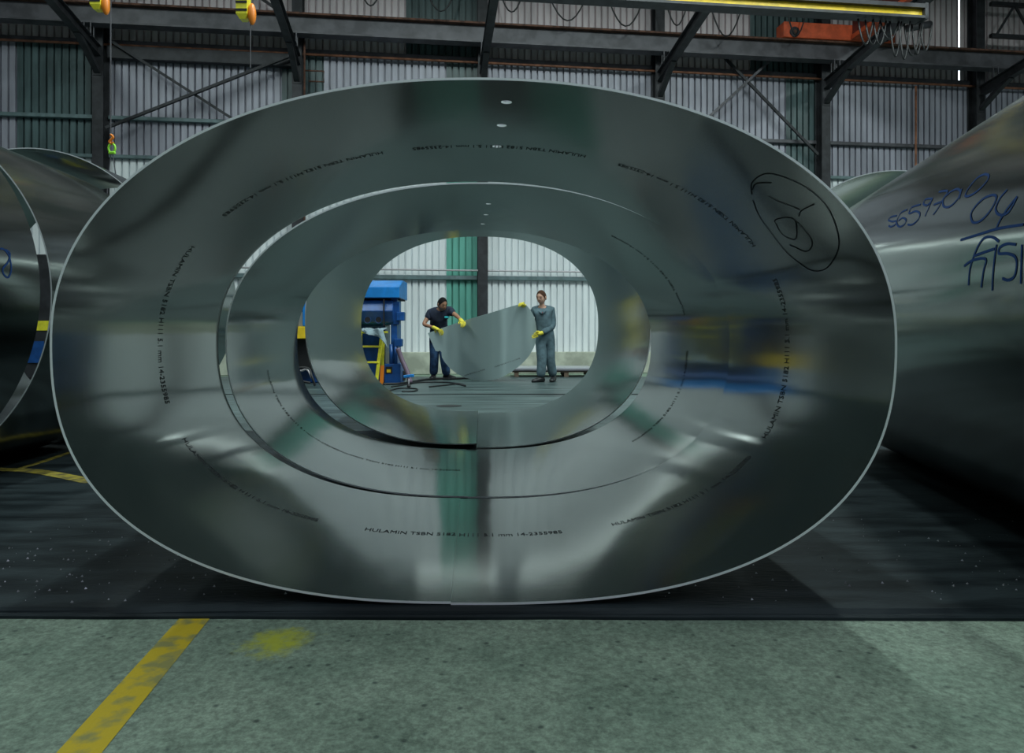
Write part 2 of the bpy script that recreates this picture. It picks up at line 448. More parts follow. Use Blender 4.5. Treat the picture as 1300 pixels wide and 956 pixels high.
# remaining hall shell
tag(MB().box((-17.2, -9.2, -0.025), (-17, 21.5, 10.8)).build('wall_left', M['wall_dim']), 'left side wall of the hall', None, None, 'structure')
tag(MB().box((20, -9.2, -0.025), (20.2, 21.5, 10.8)).build('wall_right', M['wall_dim']), 'right side wall of the hall', None, None, 'structure')
tag(MB().box((-17, -9.2, -0.025), (20, -9, 10.8)).build('wall_front', M['wall_dim']), 'hall wall behind the camera', None, None, 'structure')
cb = MB()
cb.add([(-17.2, -9.2, 10.6), (20.2, -9.2, 10.6), W(20.4, 0, 10.6), W(-17.4, 0, 10.6), (-17.2, -9.2, 10.75), (20.2, -9.2, 10.75), W(20.4, 0, 10.75), W(-17.4, 0, 10.75)],
       [(0,1,2,3),(7,6,5,4),(0,4,5,1),(1,5,6,2),(2,6,7,3),(3,7,4,0)])
tag(cb.build('ceiling', M['roof']), 'dark roof sheeting of the hall', None, None, 'structure')

# girts and pipes along the wall
def girt(name, u0, u1, z, h, d, m, s=0.0):
    o = MB().box((u0, s, z-h/2), (u1, s+d, z+h/2), W).build(name, m, bevel=0.008)
    return tag(o, None, None, None, 'structure')
COLS = [-14.08, -9.63, -5.18, -0.76, 3.72, 8.18, 12.58, 17.0]
ti = 1
for a, b in zip(COLS[:-1], COLS[1:]):
    for z, h, d, m in ((2.36, 0.10, 0.12, 'girt'), (5.12, 0.08, 0.10, 'girt'), (6.02, 0.09, 0.12, 'girt' if a < -6 else 'steel_grey'), (7.78, 0.10, 0.12, 'steel_grey')):
        girt('trim_%d' % ti, a+0.12, b-0.12, z, h, d, M[m]); ti += 1
pp = MB().tube([W(-15, 0.16, 2.55), W(3, 0.16, 2.53), W(18, 0.16, 2.50)], 0.022, 8)
tag(pp.build('wall_pipe', M['pipe'], smooth=True), 'thin pale conduit pipe just above the lowest wall girt', 'pipe')
rp = MB().tube([W(-15, 0.16, 7.70), W(18, 0.16, 7.66)], 0.03, 8)
tag(rp.build('wall_pipe', M['copper'], smooth=True), 'long rust brown pipe below the crane runway beam', 'pipe')
vp = MB().tube([W(10.85, 0.16, 7.6), W(10.85, 0.16, 3.0)], 0.03, 8)
tag(vp.build('wall_pipe', M['copper'], smooth=True), 'upright rust brown pipe between the two right columns', 'pipe')
vp = MB().tube([W(-5.0, 0.42, 7.9), W(-5.0, 0.42, 0.5)], 0.025, 8)
vp.tube([W(-5.0, 0.42, 7.2), W(-4.55, 0.42, 7.2), W(-4.55, 0.42, 6.95), W(-4.9, 0.42, 6.95)], 0.02, 8)
tag(vp.build('wall_pipe', M['rust'], smooth=True), 'thin brown downpipe with branch fittings beside a left column', 'pipe')

# columns
def column_mesh():
    b = MB()
    b.ibeam((0, -0.2, -0.02), (0, -0.2, 10.58), 0.24, 0.34, 0.02, 0.016, up=(0, 1, 0))
    return b
col_labels = ['dark steel column left of frame edge', 'dark steel column behind the left shells by the hanging hook',
              'dark steel column above the big shell left of centre', 'dark steel column seen through the shells between the two workers',
              'dark steel column above the big shell right of centre', 'dark steel column below the orange crane carriage',
              'dark steel column at far right beside the daylight slit', 'dark steel column beyond the right frame edge']
col0 = None
for i, u in enumerate(COLS):
    if i in (0, 7): continue
    root = empty('steel_column', W(u, 0, -0.025))
    root.rotation_euler.z = WA
    if col0 is None:
        shaft = column_mesh().build('shaft', M['steel'], None); shaft.parent = root
        bp_ = MB().box((-0.2, -0.42, 0), (0.2, 0.0, 0.03)); bpl = bp_.build('base_plate', M['steel'], None); bpl.parent = root
        wp_ = MB(); wp_.box((-0.105, -0.362, 2.72), (0.105, -0.352, 2.75)); wpl = wp_.build('weld_bead', M['pipe'], None); wpl.parent = root
        col0 = (shaft, bpl, wpl)
    else:
        for c in col0:
            d = c.copy(); COL.objects.link(d); d.parent = root
    tag(root, col_labels[i], 'column', 'steel columns along the back wall')

# crane runway beam and its bracket arms
rb = empty('runway_beam', W(0, 0.72, 7.92))
MB().box((-16, 0.71, 7.94), (19, 0.73, 8.34), W).build('web', M['steel_grey'], rb)
MB().box((-16, 0.58, 7.90), (19, 0.86, 7.94), W).build('flange', M['steel_grey'], rb)
MB().box((-16, 0.58, 8.34), (19, 0.86, 8.385), W).build('flange', M['rust'], rb)['label'] = 'rust brown top flange'
tag(rb, 'long grey crane runway beam running along the whole back wall', 'beam')
arm_labels = ['dark bracket arm at upper left corner above the hook', 'dark bracket arm left of centre near yellow hoist',
              'dark bracket arm rising at top centre', 'dark bracket arm right of centre', 'dark bracket arm crossing before the orange crane',
              'dark bracket arm at far right']
arm0 = None
for i, u in enumerate(COLS[1:7]):
    root = empty('bracket_arm', W(u, 0.36, 7.4)); root.rotation_euler.z = WA
    if arm0 is None:
        a = MB(); a.ibeam((0, 0.0, 0.05), (0, -5.6, 0.80), 0.17, 0.24, 0.02, 0.02)
        o1 = a.build('arm', M['steel'], None); o1.parent = root
        h = MB(); h.bar((0, 0.0, -0.42), (0, -0.55, -0.12), 0.13, 0.10); h.bar((0, -0.55, -0.12), (0, -1.0, 0.08), 0.13, 0.08)
        h.bar((0, -0.01, -0.5), (0, -0.01, 0.2), 0.2, 0.03, up=(0, 1, 0))
        o2 = h.build('haunch', M['steel'], None); o2.parent = root
        g_ = MB()
        for yy in (-0.35, -0.5): g_.bar((0.07, yy, 0.20), (0.07, yy, 0.54), 0.02, 0.02, up=(0, 1, 0)); g_.bar((-0.07, yy, 0.20), (-0.07, yy, 0.54), 0.02, 0.02, up=(0, 1, 0))
        o3 = g_.build('hanger_bolts', M['steel_grey'], None); o3.parent = root
        arm0 = (o1, o2, o3)
    else:
        for c in arm0:
            d = c.copy(); COL.objects.link(d); d.parent = root
    tag(root, arm_labels[i], 'bracket', 'bracket arms on the wall columns')

# ------------------------------------------------------------------ ceiling lamps
lamp0 = None; LD = []
for iy in range(3):
    ld = bpy.data.lights.new('tube_light', 'AREA'); ld.shape = 'RECTANGLE'; ld.size = 0.22; ld.size_y = 5.0
    ld.energy = LAMP_W[iy] * 1.0; ld.color = (LAMP_FRONT, LAMP_COLOR, LAMP_COLOR)[iy]; LD.append(ld)
LDL = [l.copy() for l in LD]
for l in LDL: l.energy *= LEFT_DIM
for ix, X in enumerate((-9.5, -5.0, -0.6, 3.8, 8.2, 13.0)):
    for iy, Yc in enumerate((-5.0, 2.0, 9.0)):
        root = empty('ceiling_light', (X, Yc, 10.2))
        if lamp0 is None:
            b = MB(); b.box((-0.16, -2.6, 0.04), (0.16, 2.6, 0.12)); b.box((-0.01, -2, 0.12), (0.01, -1.98, 0.4)); b.box((-0.01, 2, 0.12), (0.01, 2.02, 0.4))
            lamp0 = b.build('housing', M['lamp_housing'], None); hs = lamp0
        else:
            hs = lamp0.copy(); COL.objects.link(hs)
        hs.parent = root
        lo = bpy.data.objects.new('tube_light', LD[iy] if X > -4 else LDL[iy]); COL.objects.link(lo); lo.parent = root
        tag(root, 'long fluorescent batten lamp hanging from the dark roof', 'lamp', 'fluorescent lamps under the roof')
# lamps bracketed off the wall girt behind the big shell; their streaks show in the rolled metal
wl0 = {}
for u, ln in ((-6.9, 0.5), (-5.2, 0.5), (-3.4, 0.5), (-1.3, 1.5), (0.6, 1.5), (2.4, 0.5), (3.9, 0.5), (5.3, 0.5), (6.8, 0.5)):
    root = empty('wall_light', W(u, 0.95, 4.75)); root.rotation_euler.z = WA
    if ln not in wl0:
        wld = bpy.data.lights.new('tube_light', 'AREA'); wld.shape = 'RECTANGLE'; wld.size = ln; wld.size_y = 0.16
        wld.energy = WALL_LAMP_W * (1.0 if ln < 1 else 1.0); wld.color = LAMP_COLOR
        k = ln/2 + 0.06
        h1 = MB().box((-k, -0.10, 0.02), (k, 0.10, 0.09)).build('housing', M['lamp_housing'], None)
        h2 = MB().bar((0, 0.05, 0.06), (0, 0.86, 0.30), 0.05, 0.03).build('bracket', M['steel_grey'], None)
        wl0[ln] = (h1, h2, wld); hh = [h1, h2]
    else:
        hh = [c.copy() for c in wl0[ln][:2]]
        for c in hh: COL.objects.link(c)
    for c in hh: c.parent = root
    hh[0].rotation_euler.x = math.radians(-28)
    lo = bpy.data.objects.new('tube_light', wl0[ln][2]); COL.objects.link(lo); lo.parent = root; lo.rotation_euler.x = math.radians(-28)
    tag(root, ('long' if ln > 1 else 'short') + ' wall batten lamp on a bracket behind the big oval shell', 'lamp', ('long' if ln > 1 else 'short') + ' lamps along the back wall')

# ------------------------------------------------------------------ aluminium shells
def superprof(a, b, ntop, nbot, seam, N=260):
    """closed outline, counter-clockwise, starting at the seam (x offset on the underside)"""
    th0 = -PI/2 + math.asin(max(-1, min(1, seam/a)))*1.0
    out = []
    for i in range(N+1):
        th = th0 + 2*PI*i/N
        c, s_ = math.cos(th), math.sin(th)
        n = ntop if s_ > 0 else nbot
        r = (abs(c/a)**n + abs(s_/b)**n)**(-1.0/n)
        out.append((r*c, r*s_))
    return out

SHELL = {}
def shell(name, a, b, nt, nb, X0, zc, Y0, Y1, slope, t=0.008, seam=0.0, step=0.0, gap=0.0012, holes=(), ny=4, mk='alu'):
    prof = superprof(a, b, nt, nb, seam)
    N = len(prof)
    L = [0.0]
    for i in range(1, N):
        L.append(L[-1] + math.hypot(prof[i][0]-prof[i-1][0], prof[i][1]-prof[i-1][1]))
    tot = L[-1]
    nrm = []
    for i in range(N):
        p0 = prof[i-1] if i > 0 else prof[N-2]
        p1 = prof[i+1] if i < N-1 else prof[1]
        tx, ty = p1[0]-p0[0], p1[1]-p0[1]; l = math.hypot(tx, ty)
        nrm.append((ty/l, -tx/l))
    outer, inner = [], []
    for i in range(N):
        f = L[i]/tot
        # the two ends of the rolled plate do not meet flush: lift the closing end a little
        e = step*max(0.0, (f-0.80)/0.20)**2
        px, pz = prof[i][0]-nrm[i][0]*e, prof[i][1]-nrm[i][1]*e
        outer.append((px, pz)); inner.append((px-nrm[i][0]*t, pz-nrm[i][1]*t))
    bm = bmesh.new(); uvl = bm.loops.layers.uv.new('UVMap')
    rows = []
    for j in range(ny+1):
        Y = Y0 + (Y1-Y0)*j/ny
        cx = X0 + slope*(Y-Y0)
        ro = [bm.verts.new((cx+p[0], Y, zc+p[1])) for p in outer]
        ri = [bm.verts.new((cx+p[0], Y, zc+p[1])) for p in inner]
        rows.append((ro, ri))
    def face(vs, us, mi, sm=True):
        f = bm.faces.new(vs); f.material_index = mi; f.smooth = sm
        for lp, u in zip(f.loops, us): lp[uvl].uv = u
    last = N-1
    for j in range(ny):
        ya, yb = Y0 + (Y1-Y0)*j/ny, Y0 + (Y1-Y0)*(j+1)/ny
        for i in range(last):
            (o0, i0), (o1, i1) = rows[j], rows[j+1]
            us = [(L[i], ya), (L[i+1], ya), (L[i+1], yb), (L[i], yb)]
            face([o0[i], o0[i+1], o1[i+1], o1[i]], us, 0)
            face([i0[i], i1[i], i1[i+1], i0[i+1]], [us[0], us[3], us[2], us[1]], 0)
        for k, fl_ in ((0, False), (last, True)):
            q = [rows[j][0][k], rows[j+1][0][k], rows[j+1][1][k], rows[j][1][k]]
            if fl_: q.reverse()
            face(q, [(L[k], 0)]*4, 1, False)
    for i in range(last):
        for j, fl_ in ((0, True), (ny, False)):
            q = [rows[j][0][i], rows[j][0][i+1], rows[j][1][i+1], rows[j][1][i]]
            if fl_ is False: q.reverse()
            face(q, [(L[i], 0)]*4, 1, False)
    bmesh.ops.recalc_face_normals(bm, faces=bm.faces)
    for e in bm.edges:
        if len({f.material_index for f in e.link_faces}) > 1: e.smooth = False
    me = bpy.data.meshes.new(name); bm.to_mesh(me); bm.free()
    me.materials.append(M[mk]); me.materials.append(M['edge'])
    o = bpy.data.objects.new(name, me); COL.objects.link(o)
    if holes:
        cm = MB()
        for (hx, hy, hz, hr) in holes: cm.tube([(hx, hy, hz-0.15), (hx, hy, hz+0.15)], hr, 20)
        co = cm.build('cutter', M['edge'])
        md = o.modifiers.new('b', 'BOOLEAN'); md.operation = 'DIFFERENCE'; md.object = co; md.solver = 'EXACT'
        dg = bpy.context.evaluated_depsgraph_get(); dg.update()
        nm = bpy.data.meshes.new_from_object(o.evaluated_get(dg))
        o.modifiers.clear(); o.data = nm; nm.name = name
        bm = bmesh.new(); bm.from_mesh(nm)
        for e in bm.edges:
            if len(e.link_faces) == 2 and e.calc_face_angle(0) > 0.5: e.smooth = False
        bm.to_mesh(nm); bm.free()
        bpy.data.objects.remove(co)
    SHELL[o.name] = dict(inner=inner, L=L, X0=X0, zc=zc, Y0=Y0, slope=slope, nrm=nrm)
    return o

AX = -0.053
big = shell('aluminium_shell', 1.353, 0.842, 2.15, 2.5, -0.123, 0.842, 2.263, 3.73, AX, seam=-0.116, step=0.003,
            holes=[((643-650)/900*2.47, 2.47, 1.684, 0.019), ((637-650)/900*2.74, 2.74, 1.684, 0.019), ((631-650)/900*3.04, 3.04, 1.684, 0.019)])
tag(big, 'large oval aluminium tank shell standing nearest the camera, open end on', 'metal shell', 'aluminium shells in the centre row')
mid = shell('aluminium_shell', 1.353, 0.842, 2.15, 2.5, -0.175, 0.842, 3.78, 5.39, -0.07, seam=-0.10, step=0.003,
            holes=[((620-650)/900*4.34, 4.34, 1.684, 0.016), ((617-650)/900*4.72, 4.72, 1.684, 0.016), ((613-650)/900*5.10, 5.10, 1.684, 0.016)])
tag(mid, 'second oval aluminium shell nested in view directly behind the nearest one', 'metal shell', 'aluminium shells in the centre row')
far = shell('aluminium_shell', 1.345, 1.005, 2.3, 2.45, -0.262, 1.005, 5.50, 8.0, -0.041, seam=-0.02, step=0.03, gap=0.0)
tag(far, 'third, rounder unwelded shell farthest back in the centre row with stepped seam', 'metal shell', 'aluminium shells in the centre row')

L1 = shell('aluminium_shell', 1.1, 1.1, 2, 2, -3.55, 1.1, 2.3, 3.8, AX, seam=0.3, step=0.003, mk='alu_side')
tag(L1, 'round aluminium shell cut by the left frame edge, blue 8 on its side', 'metal shell', 'aluminium shells in the left row')
L2 = shell('aluminium_shell', 1.1, 1.1, 2, 2, -3.76, 1.1, 4.1, 5.6, AX, seam=0.3, step=0.003, mk='alu_side')
tag(L2, 'round aluminium shell at left, second in its row with lamp streaks', 'metal shell', 'aluminium shells in the left row')
L3 = shell('aluminium_shell', 1.2, 1.2, 2, 2, -3.94, 1.2, 5.75, 7.25, AX, seam=0.3, step=0.003, mk='alu_side')
tag(L3, 'taller round shell farthest back at left with dark olive inside', 'metal shell', 'aluminium shells in the left row')
R1 = shell('aluminium_shell', 1.0, 1.0, 2, 2, 2.44, 1.0, 1.90, 5.45, 0.19, seam=0.3, step=0.003, mk='alu_side')
tag(R1, 'long round aluminium shell at right with blue handwritten numbers', 'metal shell', 'aluminium shells in the right row')
R2 = shell('aluminium_shell', 1.18, 1.18, 2, 2, 3.45, 1.18, 6.35, 8.0, 0.05, seam=0.3, step=0.003, mk='alu_side')
tag(R2, 'dark shell with bright rim peeping out behind the long right shell', 'metal shell', 'aluminium shells in the right row')

# --- printed lettering round the inside
def text_polys(txt):
    cu = bpy.data.curves.new('txt', 'FONT'); cu.body = txt; cu.size = 1.0; cu.resolution_u = 2
    to = bpy.data.objects.new('txt', cu); COL.objects.link(to)
    dg = bpy.context.evaluated_depsgraph_get(); dg.update()
    me = bpy.data.meshes.new_from_object(to.evaluated_get(dg))
    vs = [v.co.copy() for v in me.vertices]; fs = [tuple(p.vertices) for p in me.polygons]
    bpy.data.objects.remove(to); bpy.data.curves.remove(cu); bpy.data.meshes.remove(me)
    w = max(v.x for v in vs)
    return vs, fs, w
TXT = text_polys('HULAMIN TSBN 5182 H111 5.1 mm 14-2355985')

def shell_at(info, s):
    L = info['L']; tot = L[-1]; s = s % tot
    lo, hi = 0, len(L)-1
    while hi-lo > 1:
        m_ = (lo+hi)//2
        if L[m_] <= s: lo = m_
        else: hi = m_
    f = (s-L[lo])/max(1e-9, L[hi]-L[lo])
    a, b = info['inner'][lo], info['inner'][hi]
    n = info['nrm'][lo]
    return a[0]+(b[0]-a[0])*f, a[1]+(b[1]-a[1])*f, n

def arc_of(info, px, py, Y):
    p = P(px, py, Y); cx = info['X0'] + info['slope']*(Y-info['Y0'])
    best = min(range(len(info['L'])), key=lambda i: (math.atan2(info['inner'][i][1], info['inner'][i][0]) - math.atan2(p.z-info['zc'], p.x-cx))**2)
    return info['L'][best]

def print_label(parent, s0, length, Y, h):
    info = SHELL[parent.name]
    vs, fs, w = TXT; b = MB(); out = []
    for v in vs:
        x, z, n = shell_at(info, s0 + v.x/w*length)
        YY = Y + v.y*h
        cx = info['X0'] + info['slope']*(YY-info['Y0'])
        out.append((cx + x - n[0]*0.0012, YY, info['zc'] + z - n[1]*0.0012))
    b.add(out, fs)
    o = b.build('printed_lettering', M['ink'], parent)
    return o
inf = SHELL[big.name]
for (px, py, ln) in ((262, 318, 0.72), (228, 558, 0.70), (463, 672, 0.85), (783, 672, 0.68), (978, 560, 0.72), (985, 300, 0.70), (748, 186, 0.75), (485, 190, 0.75)):
    print_label(big, arc_of(inf, px, py, 3.03), ln, 3.02, 0.062)
inf2 = SHELL[mid.name]
for (px, py, ln) in ((350, 470, 0.72), (440, 560, 0.8), (800, 560, 0.72), (860, 400, 0.72)):
    print_label(mid, arc_of(inf2, px, py, 4.5), ln, 4.5, 0.06)

# --- handwriting, traced on the shells
def tracer(objs):
    o = objs
    me = o.data
    return BVHTree.FromPolygons([v.co for v in me.vertices], [tuple(p.vertices) for p in me.polygons])
def write_on(parent, strokes, m, w, name='handwriting', off=0.0015):
    tree = tracer(parent); b = MB(); eye = Vector((0, 0, CH))
    for st in strokes:
        pts = catmull([Vector((x, y, 0)) for x, y in st], 4)
        ps, ns = [], []
        for q in pts:
            d = (P(q.x, q.y, 5.0) - eye).normalized()
            hit, nn, idx, dist = tree.ray_cast(eye, d)
            if hit is None: continue
            if nn.dot(d) > 0: nn = -nn
            ps.append(hit); ns.append(nn)
        if len(ps) > 1: b.strip(ps, ns, w, off)
    return b.build(name, m, parent)
def crop(pts, ox, oy, k):
    return [(ox + x/k, oy + y/k) for x, y in pts]
hw = [
 [(205,445),(165,455),(150,475),(175,485),(200,482),(195,505),(165,520),(150,512)],
 [(275,405),(235,425),(210,465),(205,500),(225,520),(255,505),(268,475),(245,460),(215,480)],
 [(365,370),(305,390),(290,430),(330,415),(360,430),(350,470),(310,505),(278,505)],
 [(440,330),(400,335),(385,365),(410,375),(440,345),(445,325),(425,380),(395,450)],
 [(490,285),(548,280),(520,330),(480,400),(450,440)], [(455,372),(520,345)],
 [(562,290),(522,330),(520,380),(560,385),(610,340),(635,285),(610,265),(562,288)],
 [(645,262),(625,335)],
 [(800,165),(750,190),(690,260),(668,310),(700,310),(760,270),(815,210),(825,175),(798,165)],
 [(850,305),(790,330),(730,390),(705,440),(720,490),(770,480),(830,420),(870,350),(875,312),(848,305)],
 [(950,270),(900,330),(872,400),(900,440),(960,420),(1018,318)], [(1018,315),(950,400),(900,480),(872,545)],
 [(635,610),(780,565),(900,530),(1060,505)],
 [(895,620),(850,590),(790,600),(740,680),(700,800),(690,915)],
 [(660,785),(720,745),(805,738),(790,820),(775,930)], [(730,715),(800,690),(865,668)],
 [(878,640),(862,760),(852,880),(850,950)],
 [(1010,640),(950,635),(900,660),(895,700),(950,700),(1000,720),(1015,770),(1000,850),(960,880),(918,868)],
 [(1050,640),(1042,905)]]
write_on(R1, [crop(s, 1100, 190, 5.31) for s in hw], M['marker'], 0.009)
write_on(L1, [crop([(0,75),(15,78),(34,105),(41,150),(30,180),(14,170),(10,148),(30,122),(36,92),(20,78)], 0, 290, 2.9)], M['marker'], 0.010)
ring = [
 [(100,250),(100,150),(200,75),(330,85),(500,150),(640,240),(760,370),(840,560),(850,720),(760,880),(640,915),(520,850),(400,750),(280,600),(160,430),(110,300)],
 [(105,210),(140,155),(270,150)],
 [(250,265),(330,310),(440,350),(520,385)],
 [(300,490),(312,465),(400,450),(470,470),(490,560),(480,635),(420,630),(350,580),(308,500)],
 [(510,440),(530,390),(640,335)],
 [(480,480),(560,560),(620,650),(610,720),(560,745),(480,710),(430,690)]]
write_on(big, [crop(s, 940, 210, 6.83) for s in ring], M['black_marker'], 0.0045)

# ------------------------------------------------------------------ floor markings
def ground_strip(name, pts, w, z, m, label, cat):
    ps = catmull(pts, 6); b = MB()
    b.strip(ps, [Vector((0, 0, 1))]*len(ps), w, z)
    return tag(b.build(name, m), label, cat)
p0, p1 = G(245, 788, -0.025), G(178, 866, -0.025)
d = (p1-p0)
ground_strip('floor_line', [p0 - d*0.05, p0 + d*0.5, p1, p0 + d*2.2], 0.095, 0.0015, M['line_yellow'], 'worn yellow painted line on the concrete in the foreground', 'floor marking')
ground_strip('floor_line', [G(-60, 594), G(0, 596), G(50, 599), G(118, 612)], 0.10, 0.0015, M['line_yellow_dark'], 'dull yellow curved line on the matting below the left shells', 'floor marking')
ground_strip('floor_line', [G(20, 597), G(55, 586), G(95, 573), G(130, 565)], 0.05, 0.002, M['line_yellow_dark'], 'thin yellow line branching off behind the left shells', 'floor marking')

# ------------------------------------------------------------------ workers
def skin_eval(pts, edges, rad, sub=2):
    me = bpy.data.meshes.new('sk'); me.from_pydata([tuple(p) for p in pts], edges, [])
    o = bpy.data.objects.new('sk', me); COL.objects.link(o)
    o.modifiers.new('s', 'SKIN')
    for i, r in enumerate(rad):
        sv = me.skin_vertices[0].data[i]
        sv.radius = r if isinstance(r, tuple) else (r, r)
        sv.use_root = (i == 0)
    o.modifiers['s'].use_smooth_shade = True
    if sub:
        m_ = o.modifiers.new('u', 'SUBSURF'); m_.levels = sub; m_.render_levels = sub
    dg = bpy.context.evaluated_depsgraph_get(); dg.update()
    ev = bpy.data.meshes.new_from_object(o.evaluated_get(dg))
    vs = [v.co.copy() for v in ev.vertices]; fs = [tuple(p.vertices) for p in ev.polygons]
    bpy.data.objects.remove(o); bpy.data.meshes.remove(me); bpy.data.meshes.remove(ev)
    return vs, fs

def head_parts(c, yaw, pitch, roll=0.0):
    """skull, hair, features about the head centre c; yaw 0 looks to the camera"""
    R = Matrix.Scale(1.15, 4) @ Matrix.Rotation(yaw, 4, 'Z') @ Matrix.Rotation(pitch, 4, 'X') @ Matrix.Rotation(roll, 4, 'Y')
    sk = MB(); seg, rings = 24, 16; vs = []
    for i in range(rings+1):
        a = PI*i/rings
        for k in range(seg):
            b = 2*PI*k/seg
            x = 0.076*math.sin(a)*math.cos(b); y = 0.096*math.sin(a)*math.sin(b); z = 0.118*math.cos(a)
            if z < 0:
                t = -z/0.118
                x *= 1-0.30*t*t
                if y > 0: y *= 1-0.45*t
                else: y = y*(1-0.10*t) - 0.012*t*math.sin(a)
            front = max(0, -y/0.096)
            if -0.02 < z < 0.03 and abs(x) > 0.015 and abs(x) < 0.05 and y < 0: y += 0.008*front    # eye sockets
            vs.append(Vector((x, y, z)))
    fs = [(i*seg+k, (i+1)*seg+k, (i+1)*seg+(k+1) % seg, i*seg+(k+1) % seg) for i in range(rings) for k in range(seg)]
    sk.add([R @ v + c for v in vs], fs)
    nose = [Vector((0,-0.090,0.020)), Vector((-0.008,-0.094,0.0)), Vector((0.008,-0.094,0.0)), Vector((0,-0.122,-0.022)), Vector((-0.017,-0.092,-0.030)), Vector((0.017,-0.092,-0.030)), Vector((0,-0.095,-0.034))]
    sk.add([R @ v + c for v in nose], [(0,1,3),(0,3,2),(1,4,3),(2,3,5),(4,6,3),(6,5,3)])
    for sx in (-1, 1):
        sk.ball(R @ Vector((sx*0.078, 0.008, -0.005)) + c, (0.010, 0.020, 0.032), 8, 6, R)
    hair = MB(); hv = []; hf = []
    for i in range(11):
        a = PI*0.62*i/10
        for k in range(seg):
            b = 2*PI*k/seg
            fr = max(0.0, -math.sin(b))
            aa = min(a, PI*(0.62 - 0.36*fr**1.1))
            x = 0.083*math.sin(aa)*math.cos(b); y = 0.104*math.sin(aa)*math.sin(b)+0.004; z = 0.127*math.cos(aa)+0.002
            hv.append(Vector((x, y, z)))
    hf = [(i*seg+k, (i+1)*seg+k, (i+1)*seg+(k+1) % seg, i*seg+(k+1) % seg) for i in range(10) for k in range(seg)]
    hair.add([R @ v + c for v in hv], hf)
    eyes = [MB(), MB()]; brows = MB(); lips = MB()
    for sx in (-1, 1):
        eyes[(sx+1)//2].ball(R @ Vector((sx*0.031, -0.083, 0.010)) + c, (0.013, 0.008, 0.006), 8, 6, R)
        brows.tube([R @ Vector((sx*0.014, -0.094, 0.026)) + c, R @ Vector((sx*0.034, -0.089, 0.031)) + c, R @ Vector((sx*0.050, -0.078, 0.024)) + c], 0.005, 6)
    lips.tube([R @ Vector((-0.024, -0.086, -0.058)) + c, R @ Vector((0, -0.096, -0.056)) + c, R @ Vector((0.024, -0.086, -0.058)) + c], [0.003, 0.006, 0.003], 6)
    beard = MB(); bv = []
    for i in range(7):
        zz = -0.040 - 0.078*i/6
        for k in range(13):
            b = -PI + PI*k/12
            a = math.acos(max(-1, min(1, zz/0.118)))
            x = 0.078*math.sin(a)*math.cos(b); y = 0.098*math.sin(a)*math.sin(b)
            t = -zz/0.118; x *= 1-0.30*t*t; y = y*(1-0.10*t)-0.0125*t*math.sin(a)
            bv.append(Vector((x*1.03, y*1.03-0.001, zz-0.002)))
    beard.add([R @ v + c for v in bv], [(i*13+k, (i+1)*13+k, (i+1)*13+k+1, i*13+k+1) for i in range(6) for k in range(12)])
    return sk, hair, eyes, brows, lips, beard

def glove(wrist, knuckle, curl_dir, across, sgn):
    """gloved hand: palm from wrist to knuckle row, fingers bending along curl_dir, thumb on the side"""
    b = MB(); G_ = 1.25
    wrist = Vector(wrist); knuckle = Vector(knuckle); f = (knuckle-wrist).normalized()
    c = Vector(curl_dir).normalized(); ac = Vector(across).normalized()
    vs, fs = skin_eval([wrist - f*0.05, wrist, wrist+(knuckle-wrist)*0.55, knuckle], [(0,1),(1,2),(2,3)], [(0.050,0.048), (0.045,0.042), (0.058,0.040), (0.054,0.032)], 1)
    b.add(vs, fs)
    for i, ln in enumerate((0.088, 0.100, 0.095, 0.075)):
        k = knuckle + ac*(-0.042 + 0.028*i) - f*(0.018)
        p1 = k + f*ln*0.50 + c*ln*0.10
        p2 = p1 + f*ln*0.22 + c*ln*0.45
        p3 = p2 + c*ln*0.42 - f*ln*0.12
        vs, fs = skin_eval([k, p1, p2, p3], [(0,1),(1,2),(2,3)], [0.0135, 0.0135, 0.0125, 0.011], 1)
        b.add(vs, fs)
    t0 = wrist + (knuckle-wrist)*0.35 + ac*sgn*0.030
    t1 = t0 + ac*sgn*0.034 + f*0.034 + c*0.015
    t2 = t1 + f*0.030 + c*0.026
    vs, fs = skin_eval([t0, t1, t2], [(0,1),(1,2)], [0.018, 0.016, 0.013], 1)
    b.add(vs, fs)
    return b

def shoe(heel, toe, m, parent, h=0.13):
    heel = Vector(heel); toe = Vector(toe); t = (toe-heel); t.z = 0; L_ = t.length; t.normalize(); sd = Vector((-t.y, t.x, 0))
    b = MB(); vs = []
    st = [(-0.06, 0.036, 0.09), (0.0, 0.050, h), (0.30, 0.052, h), (0.50, 0.055, 0.095), (0.78, 0.060, 0.075), (0.97, 0.048, 0.062), (1.06, 0.022, 0.04)]
    for f, w, hh in st:
        c = heel + t*L_*f; c.z = 0
        for k in range(10):
            a = 2*PI*k/10
            x = math.cos(a); z = math.sin(a)
            vs.append(c + sd*w*x*(1 if z < 0.3 else 0.8) + Vector((0, 0, hh/2 + hh/2*max(-1, min(1, z*1.25)))))
    n = 10
    fs = [(i*n+k, (i+1)*n+k, (i+1)*n+(k+1) % n, i*n+(k+1) % n) for i in range(len(st)-1) for k in range(n)]
    fs += [tuple(range(n)), tuple((len(st)-1)*n+k for k in reversed(range(n)))]
    b.add(vs, fs)
    return b.build('shoe', m, parent, smooth=True)

